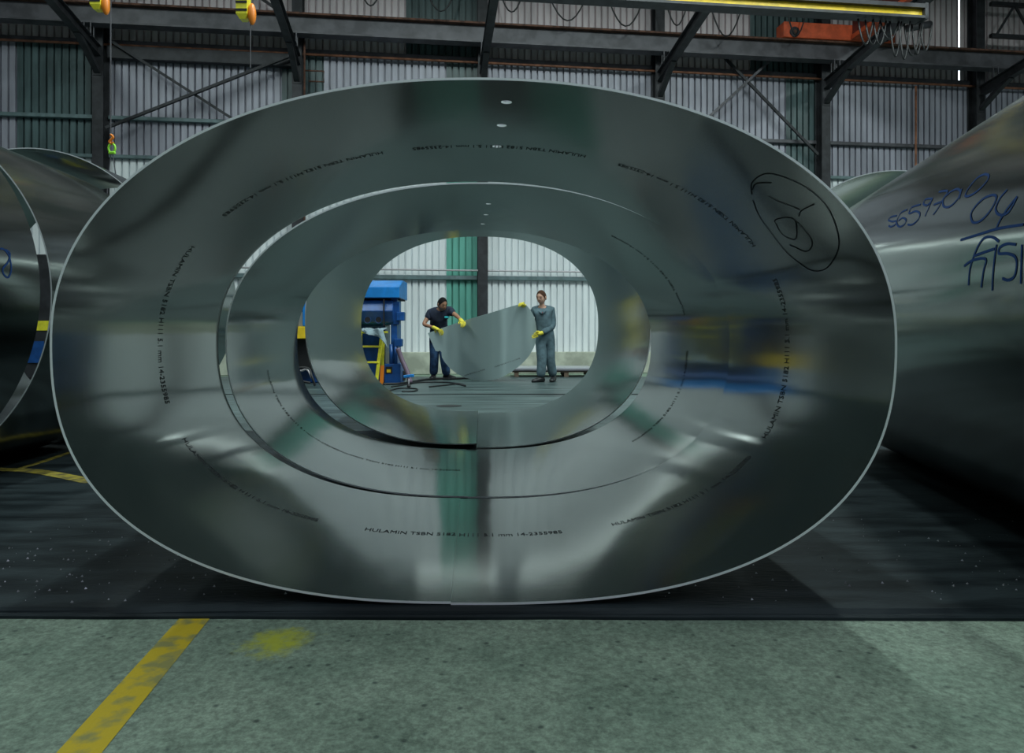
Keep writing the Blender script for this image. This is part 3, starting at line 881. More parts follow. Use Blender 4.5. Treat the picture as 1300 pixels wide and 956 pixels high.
def person(name, J, yaw, pitch, skin, hairm, label, outfit, beardm=None):
    root = empty(name, (J['pelvis'].x, J['pelvis'].y, 0.0))
    order = ['pelvis', 'belly', 'chest', 'neckb', 'neck', 'shR', 'elR', 'wrR', 'shL', 'elL', 'wrL', 'hipR', 'knR', 'anR', 'hipL', 'knL', 'anL', 'headb']
    pts = [J[k] if k != 'headb' else J['head'] + Vector((0, 0.015, -0.03)) for k in order]
    ix = {k: i for i, k in enumerate(order)}
    E = [('pelvis','belly'),('belly','chest'),('chest','neckb'),('neckb','neck'),('neck','headb'),('neckb','shR'),('shR','elR'),('elR','wrR'),('neckb','shL'),('shL','elL'),('elL','wrL'),('pelvis','hipR'),('hipR','knR'),('knR','anR'),('pelvis','hipL'),('hipL','knL'),('knL','anL')]
    rad = {'pelvis': 0.11, 'belly': 0.12, 'chest': 0.13, 'neckb': 0.08, 'neck': 0.052, 'headb': 0.05, 'shR': 0.062, 'shL': 0.062, 'elR': 0.043, 'elL': 0.043, 'wrR': 0.031, 'wrL': 0.031,
           'hipR': 0.085, 'hipL': 0.085, 'knR': 0.058, 'knL': 0.058, 'anR': 0.040, 'anL': 0.040}
    vs, fs = skin_eval(pts, [(ix[a], ix[b]) for a, b in E], [rad[k] for k in order], 2)
    sk, hair, eyes, brows, lips, beard = head_parts(J['head'], yaw, pitch)
    sk.add(vs, fs)
    sk.build('body', skin, root, smooth=True)
    hair.build('hair', hairm, root, smooth=True)
    [e.build('eye', M['eye'], root, smooth=True) for e in eyes]
    brows.build('eyebrows', hairm, root, smooth=True)
    lips.build('lips', M['lip'], root, smooth=True)
    if beardm: beard.build('beard', beardm, root, smooth=True)
    tag(root, label, 'person')
    def lerp(a, b, t): return J[a] + (J[b]-J[a])*t
    k_ = 1.14
    top = [lerp('pelvis','belly',0.1), J['belly'], J['chest'], J['neckb'], lerp('neckb','neck',0.6), J['shR'], J['shL']]
    te = [(0,1),(1,2),(2,3),(3,4),(3,5),(3,6)]
    tr = [0.158, 0.160, 0.172, 0.115, 0.075, 0.092, 0.092]
    for sd in 'RL':
        i0 = 5 if sd == 'R' else 6
        if outfit['sleeve'] < 1.0:
            top.append(lerp('sh'+sd, 'el'+sd, outfit['sleeve'])); te.append((i0, len(top)-1)); tr.append(0.074)
        else:
            top += [J['el'+sd], lerp('el'+sd, 'wr'+sd, 0.95)]
            te += [(i0, len(top)-2), (len(top)-2, len(top)-1)]; tr += [0.066, 0.052]
    def cuff(sd):
        p = lerp('kn'+sd, 'an'+sd, 1.05); p.z = max(p.z, 0.075); return p
    legs = [J['hipR'], J['knR'], cuff('R'), J['hipL'], J['knL'], cuff('L')]; lr = [0.118, 0.088, 0.084, 0.118, 0.088, 0.084]
    if outfit.get('one_piece'):
        n0 = len(top); top += legs; tr += lr
        te += [(0, n0), (n0, n0+1), (n0+1, n0+2), (0, n0+3), (n0+3, n0+4), (n0+4, n0+5)]
        vs, fs = skin_eval(top, te, [r*k_ for r in tr], 2)
        MB().add(vs, fs).build(outfit['top_name'], outfit['top'], root, smooth=True)
    else:
        top.append(J['pelvis'] + (J['pelvis']-J['belly']).normalized()*0.05); te.append((0, len(top)-1)); tr.append(0.165)
        vs, fs = skin_eval(top, te, [r*k_ for r in tr], 2)
        MB().add(vs, fs).build(outfit['top_name'], outfit['top'], root, smooth=True)
        tp = [J['pelvis']] + legs + [lerp('pelvis','belly',0.45)]
        vs, fs = skin_eval(tp, [(0,1),(1,2),(2,3),(0,4),(4,5),(5,6),(0,7)], [r*k_ for r in [0.138] + lr + [0.13]], 2)
        MB().add(vs, fs).build(outfit['bottom_name'], outfit['bottom'], root, smooth=True)
    return root

sheet_Y = lambda x, y: 14.2 - 0.4*(x-543)/138.0 + 0.259*(y-423)/60.0
def SP(x, y, dy=0.0): return P(x, y, sheet_Y(x, y)+dy)

# worker at left, bent over the plate
J1 = dict(pelvis=P(557,421,14.80), belly=P(557,412,14.72), chest=P(557,402,14.60), neckb=P(559,394.5,14.50), neck=P(560.5,392,14.45), head=P(561.5,386.5,14.38),
          shR=P(546.5,397.5,14.55), elR=P(537.5,412,14.42), wrR=P(551,416,14.22), shL=P(571,394.5,14.52), elL=P(581,402,14.36), wrL=P(585,406.5,14.14),
          hipR=P(551.5,425,14.82), knR=P(551.5,453,14.82), anR=P(550.5,476.5,14.95), hipL=P(562.5,425,14.80), knL=P(563.5,453,14.74), anL=P(567,476.5,14.90))
w1 = person('person', J1, math.radians(38), math.radians(24), M['skin1'], M['hair1'], 'dark-haired man in navy short-sleeved shirt and jeans bending over the plate',
            dict(sleeve=0.62, top=M['navy'], top_name='shirt', bottom=M['jean'], bottom_name='trousers'), M['beard'])
shoe((J1['anR'].x, J1['anR'].y+0.06, 0), (J1['anR'].x-0.02, J1['anR'].y-0.2, 0), M['shoe'], w1)
shoe((J1['anL'].x-0.05, J1['anL'].y+0.04, 0), (J1['anL'].x+0.19, J1['anL'].y-0.10, 0), M['shoe'], w1)
g = glove(J1['wrR'], SP(558,420.5,0.01)+Vector((0,0,0.02)), (0.25,0.15,-1), (0.75,-0.3,0.3), -1); g.build('glove', M['glove'], w1, smooth=True)
g = glove(J1['wrL'], SP(587.5,410,0.01)+Vector((0,0,0.01)), (-0.1,0.15,-1), (0.9,0.2,0.1), -1); g.build('glove', M['glove'], w1, smooth=True)
bd = MB().box((-0.045, -0.006, -0.02), (0.045, 0.006, 0.02), Matrix.Translation(P(567,402.5,14.455)) @ Matrix.Rotation(0.35, 4, 'Z')); bd.build('badge', M['badge_blue'], w1)

# worker at right, upright
J2 = dict(pelvis=P(692,428,14.02), belly=P(691.5,418,14.02), chest=P(689.5,404,14.0), neckb=P(689,392.5,14.0), neck=P(688,388.5,13.95), head=P(687.3,377.8,13.90),
          shR=P(678.5,395.2,13.98), elR=P(671,402,14.0), wrR=P(665.5,390.5,13.86), shL=P(699.5,394.5,14.0), elL=P(702,415,13.96), wrL=P(687,423,13.80),
          hipR=P(687,432,14.0), knR=P(688,458,13.92), anR=P(686.5,479,13.90), hipL=P(697.5,432,14.04), knL=P(698.5,458,14.02), anL=P(702.5,478,14.08))
w2 = person('person', J2, math.radians(-30), math.radians(12), M['skin2'], M['hair2'], 'brown-haired man in grey-teal coverall standing upright holding the plate edge',
            dict(sleeve=1.0, top=M['coverall'], top_name='coverall', one_piece=True))
shoe((J2['anR'].x+0.05, J2['anR'].y+0.05, 0), (J2['anR'].x-0.16, J2['anR'].y-0.12, 0), M['shoe'], w2)
shoe((J2['anL'].x+0.02, J2['anL'].y+0.07, 0), (J2['anL'].x-0.05, J2['anL'].y-0.20, 0), M['shoe'], w2)
g = glove(J2['wrR'], SP(662.5,385.5,0.01)+Vector((0,0,0.01)), (-0.2,-0.4,-1), (0.9,-0.2,0.3), 1); g.build('glove', M['glove'], w2, smooth=True)
g = glove(J2['wrL'], SP(681,424.5,0.0)+Vector((0.03,0,0)), (-0.7,-0.2,-0.2), (0.1,-0.2,1), 1); g.build('glove', M['glove'], w2, smooth=True)
bd = MB().box((-0.025, -0.006, -0.02), (0.025, 0.006, 0.02), Matrix.Translation(P(688.7,397.5,13.825)) @ Matrix.Rotation(-0.25, 4, 'Z')); bd.build('badge', M['badge_red'], w2)
clr = MB()
clr.tube([P(682.5,393.5,13.93), P(686,396.5,13.83), P(688,398.5,13.82)], 0.022, 6); clr.tube([P(694.5,393,13.93), P(691,396,13.83), P(689,398.5,13.82)], 0.022, 6)
clr.build('collar', M['coverall'], w2, smooth=True)

# ------------------------------------------------------------------ the plate they carry
topl = [(543.2,423),(552,419.8),(560,417),(572,412.8),(583,409),(600,403.8),(620,398),(640,391.8),(655,387.4),(664,385.8),(668,387.2),(673,393),(678,402),(681,413),(682.2,424)]
botl = [(543.2,423),(546,430),(549.5,438),(553,445.4),(556,446.2),(558.6,445.3),(560.6,447.4),(561,453.5),(564,459),(571,467.5),(580,474.4),(590,479.3),(603,482.8),(615,483.6),(627,482.3),(638,478.6),(649,472.5),(661,463.5),(670,454),(676.5,444),(680.5,434),(682.2,424)]
def along(poly, x):
    for (xa, ya), (xb, yb_) in zip(poly[:-1], poly[1:]):
        if xa <= x <= xb: return ya + (yb_-ya)*(x-xa)/max(1e-6, xb-xa)
    return poly[-1][1]
sheet_flat = sheet_Y
def sheet_Y(x, y): return sheet_flat(x, y) + 0.075*math.sin((x-543)/139.0*2*PI*1.35 - 0.6) - 0.075*math.sin(-0.6)
xs = sorted(set([543.2 + 139.0*k/60 for k in range(61)] + [553, 556, 558.6, 560.6, 561]))
NRW = 10; pb = MB(); fr = []
for x in xs:
    ya, yb_ = along(topl, x), along(botl, x)
    for k in range(NRW+1):
        p = SP(x, ya + (yb_-ya)*k/NRW); p.z = max(p.z, 0.003); fr.append(p)
nrmP = (SP(680,424)-SP(545,423)).cross(SP(640,470)-SP(640,400)).normalized()
if nrmP.y > 0: nrmP = -nrmP
nv = len(fr); q = NRW+1; nx_ = len(xs)
fs = [(i*q+k, i*q+k+1, (i+1)*q+k+1, (i+1)*q+k) for i in range(nx_-1) for k in range(NRW)]
fs += [tuple(nv+j for j in reversed(f)) for f in fs]
rim = [i*q for i in range(nx_)] + [(nx_-1)*q+k for k in range(1, q)] + [i*q+NRW for i in range(nx_-2, -1, -1)] + [k for k in range(NRW-1, 0, -1)]
fs += [(rim[i], rim[(i+1) % len(rim)], nv+rim[(i+1) % len(rim)], nv+rim[i]) for i in range(len(rim))]
pb.add(fr + [p - nrmP*0.007 for p in fr], fs)
plate = smooth_by_angle(pb.build('metal_plate', M['sheet']))
uvl = plate.data.uv_layers.new(name='UVMap')
for lp in plate.data.loops:
    co = plate.data.vertices[lp.vertex_index].co
    uvl.data[lp.index].uv = (co.x, co.z)
tag(plate, 'large rounded aluminium plate held upright between the two workers', 'metal plate')
def plate_text(a, b, h):
    vs, fs, w = TXT; A, B = SP(*a), SP(*b); ex = (B-A).normalized(); up = nrmP.cross(ex).normalized()
    if up.z < 0: up = -up
    L_ = (B-A).length; m_ = MB(); pv = []
    for v in vs:
        t = v.x/w; pv.append(SP(a[0]+(b[0]-a[0])*t, a[1]+(b[1]-a[1])*t) + up*v.y*h + nrmP*0.004)
    m_.add(pv, fs)
    m_.build('printed_lettering', M['ink'], plate)
plate_text((590, 477.5), (616, 469.5), 0.035)
plate_text((628, 466.5), (660.5, 455.5), 0.035)

# ------------------------------------------------------------------ blue machine, steps, cloth
def pbox(x0, x1, y0, y1, Y0, Y1, b=None):
    b = b or MB(); A = P(x0, y1, Y0); B = P(x1, y0, Y0)
    return b.box((A.x, Y0, A.z), (B.x, Y1, B.z))
mc = empty('press_machine', P(470, 487.1, 13.4) * 1.0)
mc.location.z = 0
b = MB(); A = P(372,357,13.3); B = P(507,378,13.3); zc_ = P(0,364,13.3).z
b.add([(A.x,13.3,B.z),(B.x,13.3,B.z),(B.x,13.3,zc_),(A.x,13.3,zc_),(A.x,13.75,A.z+0.05),(B.x,13.75,A.z+0.05),(A.x,14.3,A.z+0.05),(B.x,14.3,A.z+0.05),(A.x,14.3,B.z),(B.x,14.3,B.z)],
      [(0,1,2,3),(3,2,5,4),(4,5,7,6),(6,7,9,8),(8,9,1,0),(0,3,4,6,8),(1,9,7,5,2)])
b.build('upper_beam', M['blue_bright'], mc, bevel=0.01)
pbox(430, 508, 373, 380.5, 13.55, 14.2).build('beam_lip', M['black'], mc)
# ram body with chamfered lower front and round ports
b = MB(); A = P(380,381,13.35); B = P(499,412,13.35); zb = P(0,395,13.35).z; ze = P(0,409,13.35).z
b.add([(A.x,13.42,A.z),(B.x,13.42,A.z),(B.x,13.30,zb),(A.x,13.30,zb),(B.x,13.42,ze),(A.x,13.42,ze),(B.x,13.5,B.z),(A.x,13.5,B.z),(A.x,14.2,A.z),(B.x,14.2,A.z),(B.x,14.2,B.z),(A.x,14.2,B.z)],
      [(0,1,2,3),(3,2,4,5),(5,4,6,7),(0,8,9,1),(9,8,11,10),(7,6,10,11),(1,9,10,6,4,2),(0,3,5,7,11,8)])
b.build('ram_body', M['blue'], mc, bevel=0.01)
for px in (438, 452, 466.5, 480.5):
    c = P(px, 406, 13.36); b = MB()
    b.tube([c + Vector((0, 0.0, 0)), c + Vector((0, 0.08, 0.0))], 0.060, 18)
    ph = b.build('port_hole', M['black'], mc)
    r_ = MB(); r_.tube([c + Vector((0.062*math.cos(2*PI*k/18), 0.005, 0.062*math.sin(2*PI*k/18))) for k in range(18)], 0.008, 6, closed=True)
    r_.build('port_ring', M['blue'], ph, smooth=True)
pbox(486.5, 488, 380, 414, 13.29, 13.33).build('hose_clip', M['cable'], mc)
pbox(496, 504, 379, 470, 13.45, 13.95).build('side_column', M['blue'], mc, bevel=0.01)
pbox(499, 507, 383, 412, 13.42, 13.6).build('side_cover', M['blue'], mc, bevel=0.01)
pbox(503, 513, 396, 407, 13.38, 13.55).build('switch_box', M['blue'], mc, bevel=0.01)
pbox(500, 510, 430, 440, 13.36, 13.55).build('switch_box', M['blue'], mc, bevel=0.01)
b = MB()
for px in (496.5, 502.5): b.tube([P(px, 437, 13.4), P(px, 465, 13.4)], 0.035, 10)
b.build('guide_rods', M['blue'], mc, smooth=True)
bb = pbox(488, 508.5, 462, 487, 13.35, 13.9); base = bb.build('base_box', M['blue'], mc, bevel=0.012)
pbox(489.5, 498, 465.5, 474, 13.342, 13.36).build('base_opening', M['black'], base)
pbox(491, 496, 469, 473, 13.336, 13.36).build('terminal_block', M['yellow'], base)
pbox(370, 489, 412, 486, 13.62, 14.2).build('lower_body', M['blue'], mc, bevel=0.02)
pbox(505, 512, 470, 485, 13.6, 13.9).build('motor', M['black'], mc, bevel=0.03)
pbox(352, 396, 414.5, 430, 13.1, 13.5).build('guard_rail', M['yellow'], mc, bevel=0.01)
pbox(372, 386, 396, 414, 13.25, 13.6).build('instruction_plate', M['pale_sheet'], mc)
pbox(384, 398, 372, 414, 13.1, 13.7).build('end_frame', M['blue_bright'], mc, bevel=0.01)
pbox(352, 398, 430, 470, 13.3, 13.8).build('end_housing', M['black'], mc, bevel=0.01)
tag(mc, 'big blue rolling press with round ports seen at left through the shells', 'machine')
hs = MB().tube(catmull([P(373,429,13.095), P(374,450,13.0), P(380,470,13.0), P(390,469,12.9), P(396,480,12.8)], 5), 0.018, 8)
tag(hs.build('cable', M['pipe'], smooth=True), 'pale cable hanging below the yellow guard of the blue machine', 'cable')
# bent dark steel frame on the floor beside the machine
b = MB().tube(catmull([P(372,472,12.6), P(380,467,12.6), P(392,468,12.6), P(396,478,12.5), Vector((P(400,489,12.5).x, 12.5, 0.02))], 5), 0.02, 8)
b.tube(catmull([P(374,480,12.4), P(384,484,12.4), P(394,486,12.4)], 4), 0.02, 8)
b.tube([P(372,472,12.6), Vector((P(374,490,12.6).x, 12.6, 0.015))], 0.02, 8)
tag(b.build('cable_stand', M['cable'], smooth=True), 'thin bent black frame on the floor left of the press', 'stand')

# yellow steps
st = empty('step_ladder', (P(470,489,13.0).x, 13.0, 0))
def leg(pts, r=0.035, m='yellow_lemon', nm='leg'):
    b = MB()
    for i in range(len(pts)-1): b.bar(pts[i], pts[i+1], r*1.6, r*1.6, up=(0, 1, 0))
    return b.build(nm, M[m], st, bevel=0.006)
yb = 12.95
def F(x, Y): 
    v = P(x, 490, Y); v.z = 0.012; return v
leg([P(485,422,yb), F(477.5,yb)]); leg([P(455,422,yb), F(444,yb)])
leg([P(487,422,yb+0.55), F(485,yb+0.55)]); leg([P(458,422,yb+0.55), F(458,yb+0.55)])
for y_, xa, xb in ((421.5, 452, 486), (440, 452, 483.5), (460, 449, 481)):
    b = MB(); b.bar(P(xa, y_, yb-0.02), P(xb, y_, yb-0.02), 0.05, 0.055 if y_ < 430 else 0.035); b.build('rung', M['yellow_lemon'], st, bevel=0.005)
b = MB(); A = P(455,421.5,yb); B = P(486,421.5,yb); b.box((A.x, yb, A.z-0.02), (B.x, yb+0.55, A.z+0.02)); b.build('platform', M['yellow_lemon'], st, bevel=0.005)
b = MB(); b.bar(P(485.5,464,yb+0.1), F(484.5,yb+0.1), 0.06, 0.06, up=(0,1,0)); b.build('stay', M['hook_orange'], st)
tag(st, 'yellow steel step ladder standing in front of the blue press', 'ladder')
# cloth over the steps
cb_ = MB(); nx, ny_ = 16, 14; vs = []
rr = random.Random(3)
for j in range(ny_+1):
    for i in range(nx+1):
        u, v = i/nx, j/ny_
        top = P(463+24*u, 413.5+1.2*math.sin(u*9), 13.02+0.18*math.sin(u*5))
        if v < 0.35: p = Vector((top.x, 13.30-0.5*v/0.35, P(0,420.5,13).z+0.03+0.02*math.sin(u*8+v*6)+0.02*(1-v/0.35)))
        else:
            w_ = (v-0.35)/0.65; drop = (0.05 + 0.30*u**2.5)
            p = Vector((top.x + w_*0.10*u, 12.80-0.03*w_+0.03*math.sin(u*14), P(0,420.5,13).z+0.03-drop*w_+0.02*math.sin(u*8+2.1)))
        vs.append(p + Vector((rr.uniform(-.006,.006), rr.uniform(-.006,.006), rr.uniform(-.006,.006))))
cb_.add(vs, [(j*(nx+1)+i, j*(nx+1)+i+1, (j+1)*(nx+1)+i+1, (j+1)*(nx+1)+i) for j in range(ny_) for i in range(nx)])
cl = cb_.build('cloth', M['cloth'], smooth=True)
sd_ = cl.modifiers.new('t', 'SOLIDIFY'); sd_.thickness = 0.012
tag(cl, 'crumpled pale blue cloth draped over the yellow steps', 'cloth')

# hoses and cables on the floor
h = MB().tube(catmull([P(505,442,13.3), P(510,456,13.3), P(517,472,13.25), Vector((P(521,480,13.2).x, 13.2, 0.03))], 5), 0.045, 10)
tag(h.build('hose', M['purple'], smooth=True), 'thick purplish hose slanting down from the press to the floor', 'hose')
def floor_cable(px, r, label, m='cable', nm='cable'):
    pts = []
    for x, y in px:
        p = G(x, y); p.z = r; pts.append(p)
    o = MB().tube(catmull(pts, 6), r, 6).build(nm, M[m], smooth=True)
    return tag(o, label, 'cable')
floor_cable([(486,489),(505,488.5),(519,487),(535,484),(555,482),(575,482),(600,481),(625,480)], 0.022, 'black cable running along the floor past the feet of the bending worker')
floor_cable([(497,492),(510,490),(530,486.5),(560,486),(583,488),(591,491),(580,488.5),(565,490),(545,492)], 0.014, 'thin black cable looping on the floor in front of the workers')
floor_cable([(495,497),(505,494),(519,493.5),(530,495),(525,497.5),(510,498)], 0.012, 'thin dark cable coiled on the floor near the small valve')
v = empty('air_valve', G(519, 493)); c = v.location
b = MB(); b.tube([c, c+Vector((0,0,0.20))], 0.012, 8); b.build('pipe', M['pipe'], v, smooth=True)
b = MB(); b.bar(c+Vector((-0.09,0,0.20)), c+Vector((0.09,0,0.22)), 0.05, 0.05); b.build('handle', M['blue_bright'], v, bevel=0.008)
b = MB(); b.ball(c+Vector((0,0,0.035)), 0.035); b.build('foot', M['shoe'], v, smooth=True)
tag(v, 'small blue-handled air valve standing on the floor by the press', 'valve')
ds = G(570, 515.5); b = MB(); b.tube([ds + Vector((0,0,0.0)), ds + Vector((0,0,0.004))], 0.16, 24)
tag(b.build('drain_cover', M['cable']), 'dark round drain cover in the matting behind the shells', 'drain cover')

# stack of sheets behind the upright worker
sx0, sx1 = G(650, 476.5).x, G(752, 476.5).x
pl = empty('timber_pallet', ((sx0+sx1)/2, 15.9, 0))
for k in range(4):
    x = sx0 + 0.05 + (sx1-sx0-0.2)*k/3
    MB().box((x, 15.75, 0.0), (x+0.10, 17.0, 0.10)).build('bearer', M['wood'], pl)
for k in range(5):
    y = 15.75 + 0.27*k
    MB().box((sx0, y, 0.10), (sx1, y+0.12, 0.135)).build('slat', M['wood'], pl)
tag(pl, 'low dark timber pallet carrying flat sheets by the back wall', 'pallet')
zz = 0.135
for k, (dx, t_) in enumerate(((0.0, 0.03), (0.08, 0.02), (-0.05, 0.02))):
    o = MB().box((sx0+dx, 15.72+0.03*k, zz), (sx1+dx, 17.0, zz+t_)).build('metal_sheet', M['pale_sheet'] if k else M['steel_grey'])
    zz += t_
    tag(o, ['dark lowest metal sheet lying directly on the timber pallet', 'pale middle metal sheet in the flat stack on the pallet', 'pale topmost metal sheet of the stack on the pallet'][k], 'metal sheet', 'metal sheets on the pallet')

# ------------------------------------------------------------------ overhead: yellow girder, festoon cables, orange crane, hooks, bracing
yg = empty('crane_girder', W(4, 4.75, 7.5))
ue = ((17.8 - 4.8*WC)*((1168-650)/FPX) - 4.8*WS)/(WC - (1168-650)/FPX*WS)
MB().box((-6, 4.70, 7.14), (ue, 4.86, 7.29), W).build('yellow_side', M['yellow'], yg)
MB().box((-6, 4.66, 7.29), (ue+0.06, 4.95, 7.37), W).build('top_flange', M['steel'], yg)
MB().box((-6, 4.66, 7.09), (ue+0.06, 4.95, 7.14), W).build('lower_flange', M['steel'], yg)
MB().box((ue, 4.66, 7.08), (ue+0.07, 4.95, 7.39), W).build('end_stop', M['steel'], yg)
tag(yg, 'long yellow crane girder with dark flanges across the upper right', 'crane girder')

def loop(u0, u1, s, ztop, sag, r=0.018, e=2.0):
    b = MB(); pts = []
    for k in range(13):
        t = k/12
        pts.append(W(u0+(u1-u0)*t, s+0.03*math.sin(t*7), ztop - sag*(1-abs(2*t-1)**e)))
    return b.tube(pts, r, 6)
fc = empty('festoon_cable', W(0, 1.2, 9.0))
for (xa, xb, yb_) in ((448,492,7),(530,588,14),(626,672,15),(685,755,26),(762,826,33),(838,880,32),(893,950,46),(992,1030,45)):
    s_ = 1.2
    def uof(px):
        k = (px-650)/FPX
        return ((17.8 - s_*WC)*k - s_*WS)/(WC - k*WS)
    ua, ub = uof(xa), uof(xb); um = (ua+ub)/2
    Y = W(um, s_, 0).y; zl = CH + (HZ-yb_)/FPX*Y; zt = 9.6
    loop(ua, ub, s_, zt, zt-zl).build('cable_loop', M['cable'], fc, smooth=True)
MB().box((-6, 1.17, 9.58), (9.2, 1.23, 9.66), W).build('carrier_rail', M['steel'], fc)
tag(fc, 'drooping black festoon cable hung in loops along a rail above the runway beam', 'cable')
bn = empty('cable_bundle', W(7.2, 4.75, 7.2))
rr = random.Random(11)
for k in range(9):
    u0 = 6.2 + 0.17*k
    u1 = u0 + rr.uniform(0.22, 0.40); sg = rr.uniform(0.30, 0.62) + (0.12 if k > 3 else 0)
    loop(u0, u1, 4.75 + rr.uniform(-0.05, 0.05), 7.07, sg, 0.017, 3.2).build('cable_loop', M['cable'], bn, smooth=True)
tag(bn, 'bunch of black cables hanging under the yellow girder end', 'cable')

cr = empty('overhead_crane', W(8.6, 0.72, 8.385))
def uat(px, s_):
    k = (px-650)/FPX
    return ((17.8 - s_*WC)*k - s_*WS)/(WC - k*WS)
u0, u1 = uat(996, 0.95), uat(1138, 0.95)
MB().box((u0, 0.52, 8.39), (u1, 0.92, 8.78), W).build('end_carriage', M['orange'], cr, bevel=0.015)
um = uat(1085, 0.9)
MB().box((um-0.08, 0.93, 8.52), (um+0.30, 9.0, 9.45), W).build('girder_web', M['orange_shade'], cr)
MB().box((um-0.12, 0.93, 8.40), (um+0.36, 9.0, 8.52), W).build('girder_flange', M['orange'], cr, bevel=0.01)
for uu in (u0+0.28, u1-0.28):
    b = MB(); b.tube([W(uu, 0.94, 8.52), W(uu, 0.60, 8.52)], 0.13, 18); w_ = b.build('wheel', M['steel'], cr)
    b = MB(); b.tube([W(uu, 0.96, 8.52), W(uu, 0.93, 8.52)], 0.05, 12); b.build('axle_cap', M['rust'], w_)
b = MB(); b.tube([W(u1-0.1, 1.5, 8.5), W(u1+0.65, 1.3, 8.72)], 0.09, 12); b.build('buffer', M['steel_grey'], cr, smooth=True)
tag(cr, 'orange red overhead crane carriage riding on the runway beam', 'crane')

# chain hoists and hook
def hoist(px, py, Y, label, stripes):
    root = empty('hoist_block', P(px, py, Y)); c = root.location.copy()
    b = MB(); b.box((-0.09,-0.07,0.0),(0.05,0.07,0.34), Matrix.Translation(c)); b.add([c+Vector(p) for p in ((-0.09,-0.07,0),(0.05,-0.07,0),(0.05,0.07,0),(-0.09,0.07,0),(-0.05,-0.05,-0.06),(0.02,-0.05,-0.06),(0.02,0.05,-0.06),(-0.05,0.05,-0.06))], [(0,4,5,1),(1,5,6,2),(2,6,7,3),(3,7,4,0),(4,7,6,5)])
    bb_ = b.build('block_body', M['yellow_lemon'], root)
    b = MB()
    for k in range(3): b.box((-0.092,-0.0745,0.03+0.10*k),(0.052,-0.071,0.06+0.10*k), Matrix.Translation(c) @ Matrix.Shear('XZ', 4, (0, 0)))
    b.build('hazard_stripe', M['black'], bb_)
    b = MB(); b.ball(c+Vector((0.09,0,0.02)), (0.05,0.06,0.14), 12, 8); b.build('hook_block', M['hook_orange'], root, smooth=True)
    b = MB(); b.tube([c+Vector((0.02,0,0.3)), Vector((c.x+0.02, c.y, 10.58))], 0.008, 6); b.tube([c+Vector((0.09,0,0.1)), Vector((c.x+0.09, c.y, 10.58))], 0.008, 6); b.build('chain', M['steel_grey'], root)
    tag(root, label, 'hoist')
    return root
hoist(311, 20, 9.0, 'yellow and orange hoist block hanging at top left of centre', True)
hoist(126, 8, 9.5, 'yellow hoist block hanging at the upper left corner', True)
pc = MB().tube([P(318, 18, 9.0), P(318, 86, 9.0)], 0.006, 6)
tag(pc.build('pendant_wire', M['steel_grey']), 'thin pendant wire hanging below the centre hoist block', 'wire')
Yh = 9.0
hk = empty('crane_hook', P(142, 185, Yh))
b = MB(); p_ = P(140.5, 172, Yh); b.tube([p_, Vector((p_.x, Yh, 10.58))], 0.008, 6); b.build('wire_rope', M['steel_grey'], hk)
b = MB(); b.tube(catmull([P(140.5,171,Yh), P(143.5,174,Yh), P(141,177.5,Yh), P(139,180,Yh), P(141.5,182.5,Yh), P(144,180.5,Yh)], 5), [0.016]*26, 8); b.build('hook', M['hook_orange'], hk, smooth=True)
b = MB(); b.tube([P(142+4.2*math.cos(a)*(1 if math.sin(a) < 0.7 else 0.8), 188-6.0*math.sin(a), Yh) for a in [2*PI*k/20 for k in range(20)]], 0.013, 8, closed=True); shk = b.build('shackle', M['lime'], hk, smooth=True)
b = MB(); b.bar(P(138,194,Yh), P(146.5,194,Yh), 0.035, 0.035); b.build('shackle_pin', M['lime'], shk, bevel=0.008)
b = MB(); b.tube([P(141,195,Yh), P(137,228,Yh), Vector(P(133,300,Yh))], 0.006, 6); b.tube([P(143,195,Yh), P(148,228,Yh), P(155,300,Yh)], 0.006, 6); b.build('sling', M['steel_grey'], hk)
tag(hk, 'orange crane hook with lime green shackle hanging over the left shells', 'hook')

# wind bracing
def brace(u0, z0, u1, z1, label, s=0.28, r=0.028, m='steel'):
    o = MB().bar(W(u0, s, z0), W(u1, s, z1), r*2.2, r*2.2, up=(0, 1, 0)).build('brace_rod', M[m])
    return tag(o, label, 'brace', 'diagonal wall bracing')
brace(-9.4, 7.75, -5.5, 5.3, 'dark brace rod falling to the right in the left bay')
brace(-9.45, 5.7, -5.35, 7.55, 'dark brace rod rising to the right in the left bay', 0.36)
brace(5.2, 8.3, 8.0, 5.65, 'dark brace rod falling right beside the orange crane column')
brace(6.75, 8.1, 4.9, 6.4, 'pale brace rod falling left above the big shell', 0.36, 0.028, 'steel_grey')
brace(-9.3, 8.75, -7.2, 9.6, 'upper dark brace rod rising at top left')
brace(-6.9, 9.5, -5.4, 8.5, 'upper dark brace rod falling at top left')
sc_ = girt('trim_%d' % ti, -9.5, -5.3, 7.52, 0.30, 0.16, M['steel'], 0.05); ti += 1
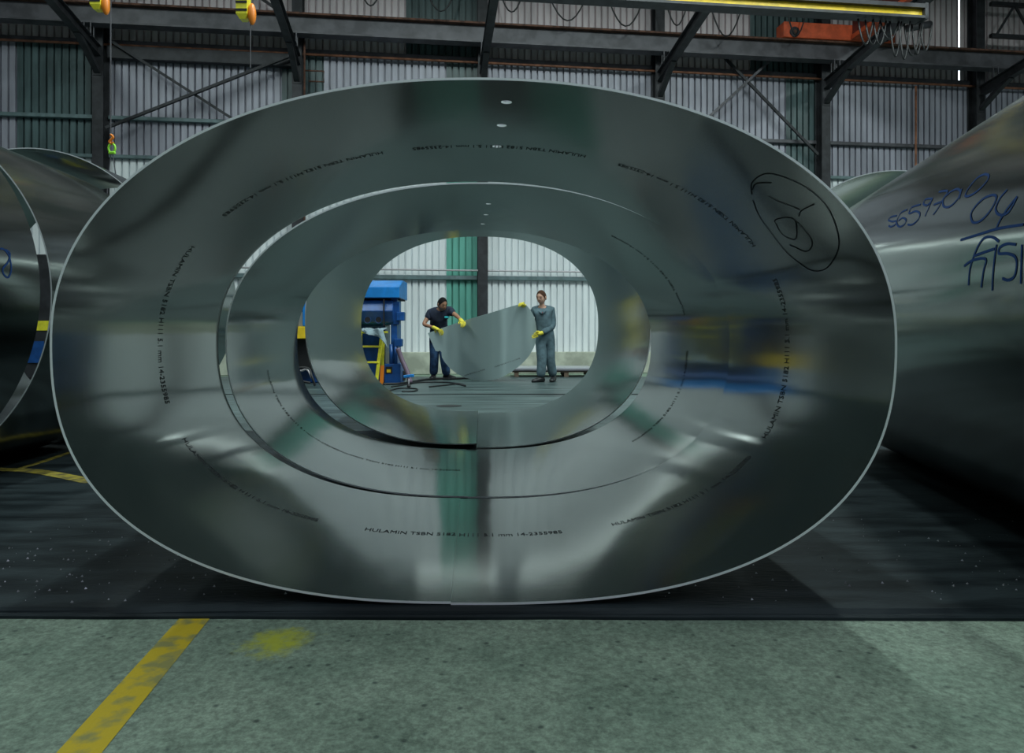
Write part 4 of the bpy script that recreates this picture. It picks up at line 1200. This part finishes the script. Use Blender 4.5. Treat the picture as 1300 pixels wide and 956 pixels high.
# lattice truss at the top right
tr = empty('lattice_truss', W(14.7, 0.5, 8.6))
for z_ in (8.9, 9.75):
    MB().box((12.75, 0.45, z_-0.05), (18, 0.55, z_+0.05), W).build('chord', M['steel'], tr)
k = 0; u = 12.9
while u < 17.4:
    z0, z1 = (8.9, 9.75) if k % 2 == 0 else (9.75, 8.9)
    MB().bar(W(u, 0.5, z0), W(u+0.55, 0.5, z1), 0.05, 0.05, up=(0, 1, 0)).build('diagonal', M['steel'], tr); u += 0.55; k += 1
tag(tr, 'dark lattice truss at the upper right corner of the wall', 'truss')

tc = empty('machinery_block', (-10.1, 15.0, 0))  # added dark block, standing in for unidentified equipment behind the left shells
MB().box((-11.2, 14.7, 0.02), (-9.2, 15.4, 2.6)).build('machinery_body', M['steel'], tc, bevel=0.02)
MB().box((-11.18, 14.685, 1.02), (-9.22, 14.70, 1.22)).build('yellow_band', M['yellow_lemon'], tc)
MB().box((-10.6, 14.68, 0.35), (-9.7, 14.70, 0.80)).build('front_panel', M['blue'], tc)
MB().box((-11.2, 14.65, 0.0), (-9.2, 15.4, 0.03)).build('plinth', M['black'], tc)
tag(tc, 'dark stand-in cabinet with yellow band glimpsed between the two left shells', 'machinery')

# swarf and crumbs scattered over the front matting
rr = random.Random(21); b = MB()
for k in range(420):
    if rr.random() < 0.62: x = rr.gauss(-1.75, 0.55); y = 2.28 + abs(rr.gauss(0, 0.45))
    else: x = rr.uniform(0.5, 3.2); y = 2.28 + abs(rr.gauss(0, 0.5))
    y = min(y, 3.33); r = rr.choice((0.0018, 0.0025, 0.004, 0.0055)); a = rr.uniform(0, 6)
    c = Vector((x, y, 0.0))
    b.add([c + Vector((r*math.cos(a), r*math.sin(a), 0)), c + Vector((r*math.cos(a+2.1), r*math.sin(a+2.1), 0)), c + Vector((r*math.cos(a+4.2), r*math.sin(a+4.2), 0)), c + Vector((0, 0, r*1.2))], [(0,1,3),(1,2,3),(2,0,3),(0,2,1)])
tag(b.build('metal_swarf', M['pale_sheet']), 'tiny pale metal crumbs scattered over the front black matting', 'debris', None, 'stuff')
